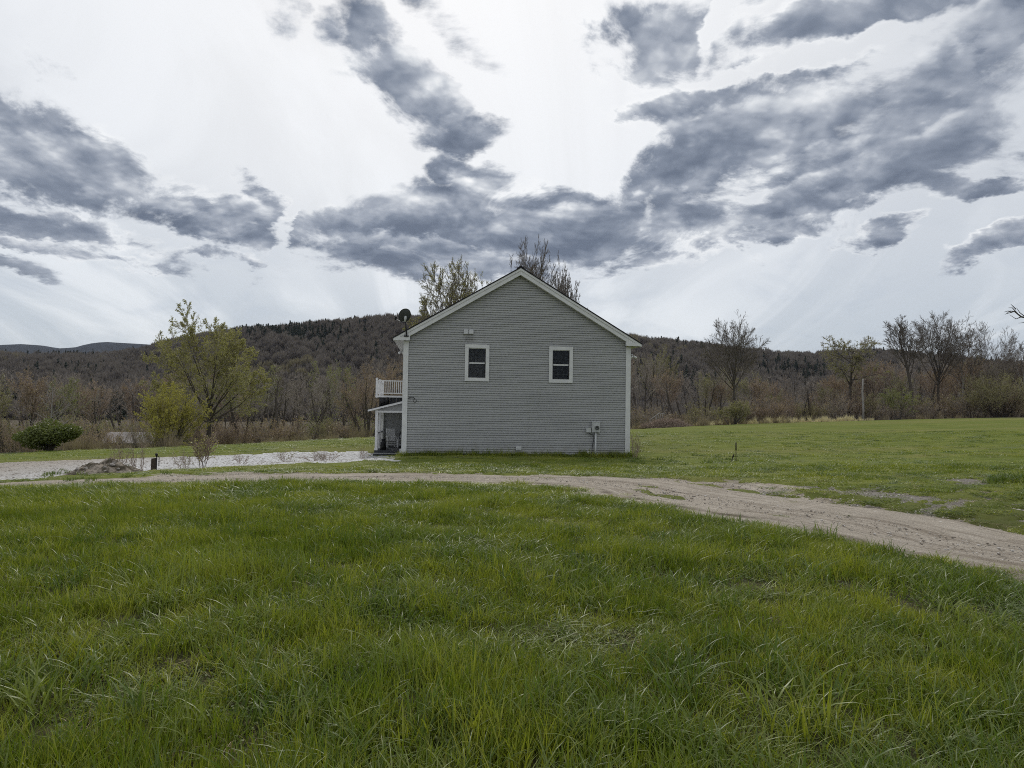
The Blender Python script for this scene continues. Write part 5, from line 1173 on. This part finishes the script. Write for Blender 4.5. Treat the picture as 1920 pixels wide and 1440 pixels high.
def keep_mask(x, y):
    a, b, c = fields(x, y); s = np.minimum(np.minimum(a, b), c)
    hx, hy = x - HC[0], y - HC[1]; u = hx * _hu[0] + hy * _hu[1]; v = hx * _hv[0] + hy * _hv[1]
    inh = ((np.abs(u) < 5.03) & (v > -.03) & (v < DEPTH)) | ((u > -7.05) & (u < -5) & (v > PV0 - .4) & (v < DEPTH))
    return s, inh
def band(r0, r1, dens, seed, half=39.5):
    rg = np.random.default_rng(seed); h_ = math.radians(half); n = int(dens * h_ * (r1 ** 2 - r0 ** 2)); r = np.sqrt(rg.uniform(r0 ** 2, r1 ** 2, n)); t = rg.uniform(-h_, h_, n)
    return r * np.sin(t), r * np.cos(t), rg
def lawn(name, r0, r1, dens, seed, label, smul, hmul, half=39.5):
    x, y, rg = band(r0, r1, dens, seed, half); s, inh = keep_mask(x, y); n = len(x); r = np.hypot(x, y)
    verge = np.exp(-np.clip(s, 0, None) / .5)
    ok = ~inh & ((s > .02) | ((s > -.40) & (rg.random(n) < .22)) | ((s > -1.0) & (rg.random(n) < .03)))
    u = rg.random(n)
    wb = np.clip(.10 + .30 * smooth(x / np.maximum(y, 1), .0, .6) * smooth(y, 9, 4) + .22 * smooth(y, 4.6, 2.8) + .22 * lowf(x, y, .9, .7), .02, .75)
    wt_ = np.clip(.22 + .25 * lowf(x, y, .7, 2.1), .05, .5); wc = np.clip(.10 + .28 * lowf(x, y, 1.3, 4.0), .015, .45); wd = np.clip(.05 + .16 * lowf(x, y, 1.1, 5.5), .012, .30) + .25 * verge * (s < .25)
    pick = np.where(u < wb, NF + rg.integers(0, NB, n), np.where(u < wb + wt_, NF + NB + rg.integers(0, NT, n), np.where(u < wb + wt_ + wc, NF + NB + NT + rg.integers(0, NC_, n), np.where(u < wb + wt_ + wc + wd, NF + NB + NT + NC_ + rg.integers(0, ND, n), rg.integers(0, NF, n)))))
    hh = (1 + .42 * lowf(x, y, 1.9, 1.0) + .32 * lowf(x, y, .6, 3.0)) * (1 - .45 * verge); hh = hh * (1 - .5 * np.exp(-np.clip(s, 0, None) / 2.0) * smooth(r, 9, 15)); hh = hh * (1 - .45 * np.exp(-np.clip(s, 0, None) / .9) * smooth(x / np.maximum(y, 1), .25, .6)); hh = np.clip(hh, .28, 1.7)
    far_side = ((y > 17.5) | (s_far(x, y))); hh = np.where(far_side, hh * .6, hh)
    sx = smul * rg.uniform(.8, 1.25, n); z_ = zbase(x, y) + lumps(x, y) * (1 - smooth(r, 60, 110)) + .03
    P_ = np.stack([x, y, z_ - .012 - .03 * (s < 0)], 1)
    return scatter(name, P_[ok], rand_rot(n, rg)[ok], np.stack([sx, sx, sx * hh * hmul], 1)[ok], pick[ok], GC, label, 'grass')
def s_far(x, y):
    al, ac = along_across(x, y)
    # beyond the road, seen from the camera
    return np.hypot(x, y) > np.interp(np.arctan2(x, y), *_rl)
_ang = np.arctan2(road_lo_w[:, 0], road_lo_w[:, 1]); _o = np.argsort(_ang); _rl = (_ang[_o], np.hypot(road_lo_w[:, 0], road_lo_w[:, 1])[_o])
lawn('foreground_grass', 1.9, 6.5, 78, 1, 'long green spring grass in the foreground', 1.0, 1.0, 60)
lawn('lawn_grass', 6.5, 13, 44, 2, 'green lawn grass before the dirt road', 1.15, 1.0, 57)
lawn('roadside_grass', 13, 24, 17, 3, 'short grass on both sides of the dirt road', 1.7, .72, 52)
lawn('meadow_grass', 24, 62, 2.2, 4, 'short grass of the open field round the house', 2.4, .30, 46)
# coarse clumps standing out of the lawn, thickest near the camera on the right
x, y, rg = band(2.0, 11, 5.0, 77, 58); s_, inh_ = keep_mask(x, y); wgt_ = .25 + .9 * smooth(x / np.maximum(y, 1), -.1, .6) + .5 * smooth(y, 4.5, 2.5)
ok = (s_ > .25) & (rg.random(len(x)) < wgt_) & (lowf(x, y, 1.4, 2.2) > -.25); x, y = x[ok], y[ok]; n = len(x); sc1 = rg.uniform(1.05, 1.75, n)
scatter('grass_clumps', np.stack([x, y, zbase(x, y) + lumps(x, y) + .02], 1), rand_rot(n, rg), np.stack([sc1 * .9, sc1 * .9, sc1], 1), rg.choice([4, 5, 6, 7, 5, 6, 8, 9], n), GC, 'coarse arching grass clumps standing out of the foreground lawn', 'grass')
# loose gravel on road and driveway
gs = []
for i in range(4):
    me = stone_me(70 + i); me.materials.append(mat_simple('gravel_%d' % i, [(.40, .36, .30), (.30, .26, .215), (.52, .49, .45), (.24, .21, .18)][i], .9, .2, 30.0)); gs.append(me)
SC = proto_collection('gravel_stones', gs)
def stones(name, poly_i, r0, r1, dens, seed, label, size):
    x, y, rg = band(r0, r1, dens, seed, 58); f_ = fields(x, y)[poly_i]; keep = f_ < rg.uniform(-.25, .35, len(x)); x, y = x[keep], y[keep]; n = len(x)
    z_ = zbase(x, y) - .008; s = size * rg.lognormal(0, .45, n); s = np.clip(s, .008, .09)
    scatter(name, np.stack([x, y, z_], 1), rand_rot(n, rg), np.stack([s, s, s], 1), rg.integers(0, 4, n), SC, label, 'gravel')
stones('road_gravel', 0, 5.5, 24, 90, 5, 'loose pale gravel and pebbles on the dirt road', .022)
stones('driveway_gravel', 1, 18, 42, 22, 6, 'crushed pale stone on the driveway', .040)
stones('patch_gravel', 2, 8, 24, 80, 7, 'grey stones in the bare patches right of the road', .035)
# coarse weeds
wd_ = proto_collection('dock_weeds', [tuft(110 + i, 40, .22, .15, .020, 1.0, 'clover', 4, .5) for i in range(3)])
rg = np.random.default_rng(44); pts = []
for (px, py, n, sp) in ((1640, 1075, 34, 70), (1905, 900, 26, 22), (1190, 866, 12, 10), (1360, 862, 14, 40), (1240, 868, 10, 30), (1118, 1060, 8, 30), (1730, 1100, 18, 80), (1500, 885, 8, 60), (150, 893, 14, 40), (215, 888, 8, 40)):
    for _ in range(n):
        p = ground_hit(px + rg.normal(0, sp), py + rg.normal(0, max(3, sp * .12)))
        pts.append((p[0], p[1], zb1(p[0], p[1]) + .02))
pts = np.array(pts); n = len(pts); s = rg.uniform(.5, 1.1, n)
scatter('broadleaf_weeds', pts, rand_rot(n, rg), np.stack([s, s, s], 1), rg.integers(0, 3, n), wd_, 'dark green coarse weeds scattered beside the road and house', 'weeds')
# weeds against the foot of the gable wall
rg = np.random.default_rng(45); uu = rg.uniform(-5.0, 5.1, 260); vv = -np.abs(rg.normal(.03, .10, 260)) - .03
pw = np.array([hworld(u, v, 0) for u, v in zip(uu, vv)]); pw[:, 2] = zbase(pw[:, 0], pw[:, 1]) + .02; s = rg.uniform(.9, 2.0, 260)
scatter('wall_grass', pw, rand_rot(260, rg), np.stack([s, s, s * rg.uniform(.7, 1.5, 260)], 1), rg.choice([0, 1, 4, 8, 9, 13], 260), GC, 'uncut grass along the foot of the gable wall', 'grass')

# ------------------------------------------------------------------ haze
hv_, hf_ = box_vf(-5400, 5400, -5400, 5400, -30, 420); hz = link('haze', mesh('haze', hv_, hf_))
hm, ht, ho = new_mat('haze_air'); pv = N(ht, 'ShaderNodeVolumePrincipled', None, {'Color': (.58, .72, 1.0, 1), 'Density': 0.000025, 'Anisotropy': 0.2}); ht.links.new(pv.outputs[0], ho.inputs['Volume'])
hz.data.materials.append(hm); tag(hz, 'thin bluish haze in the valley air', 'haze', None, 'stuff')
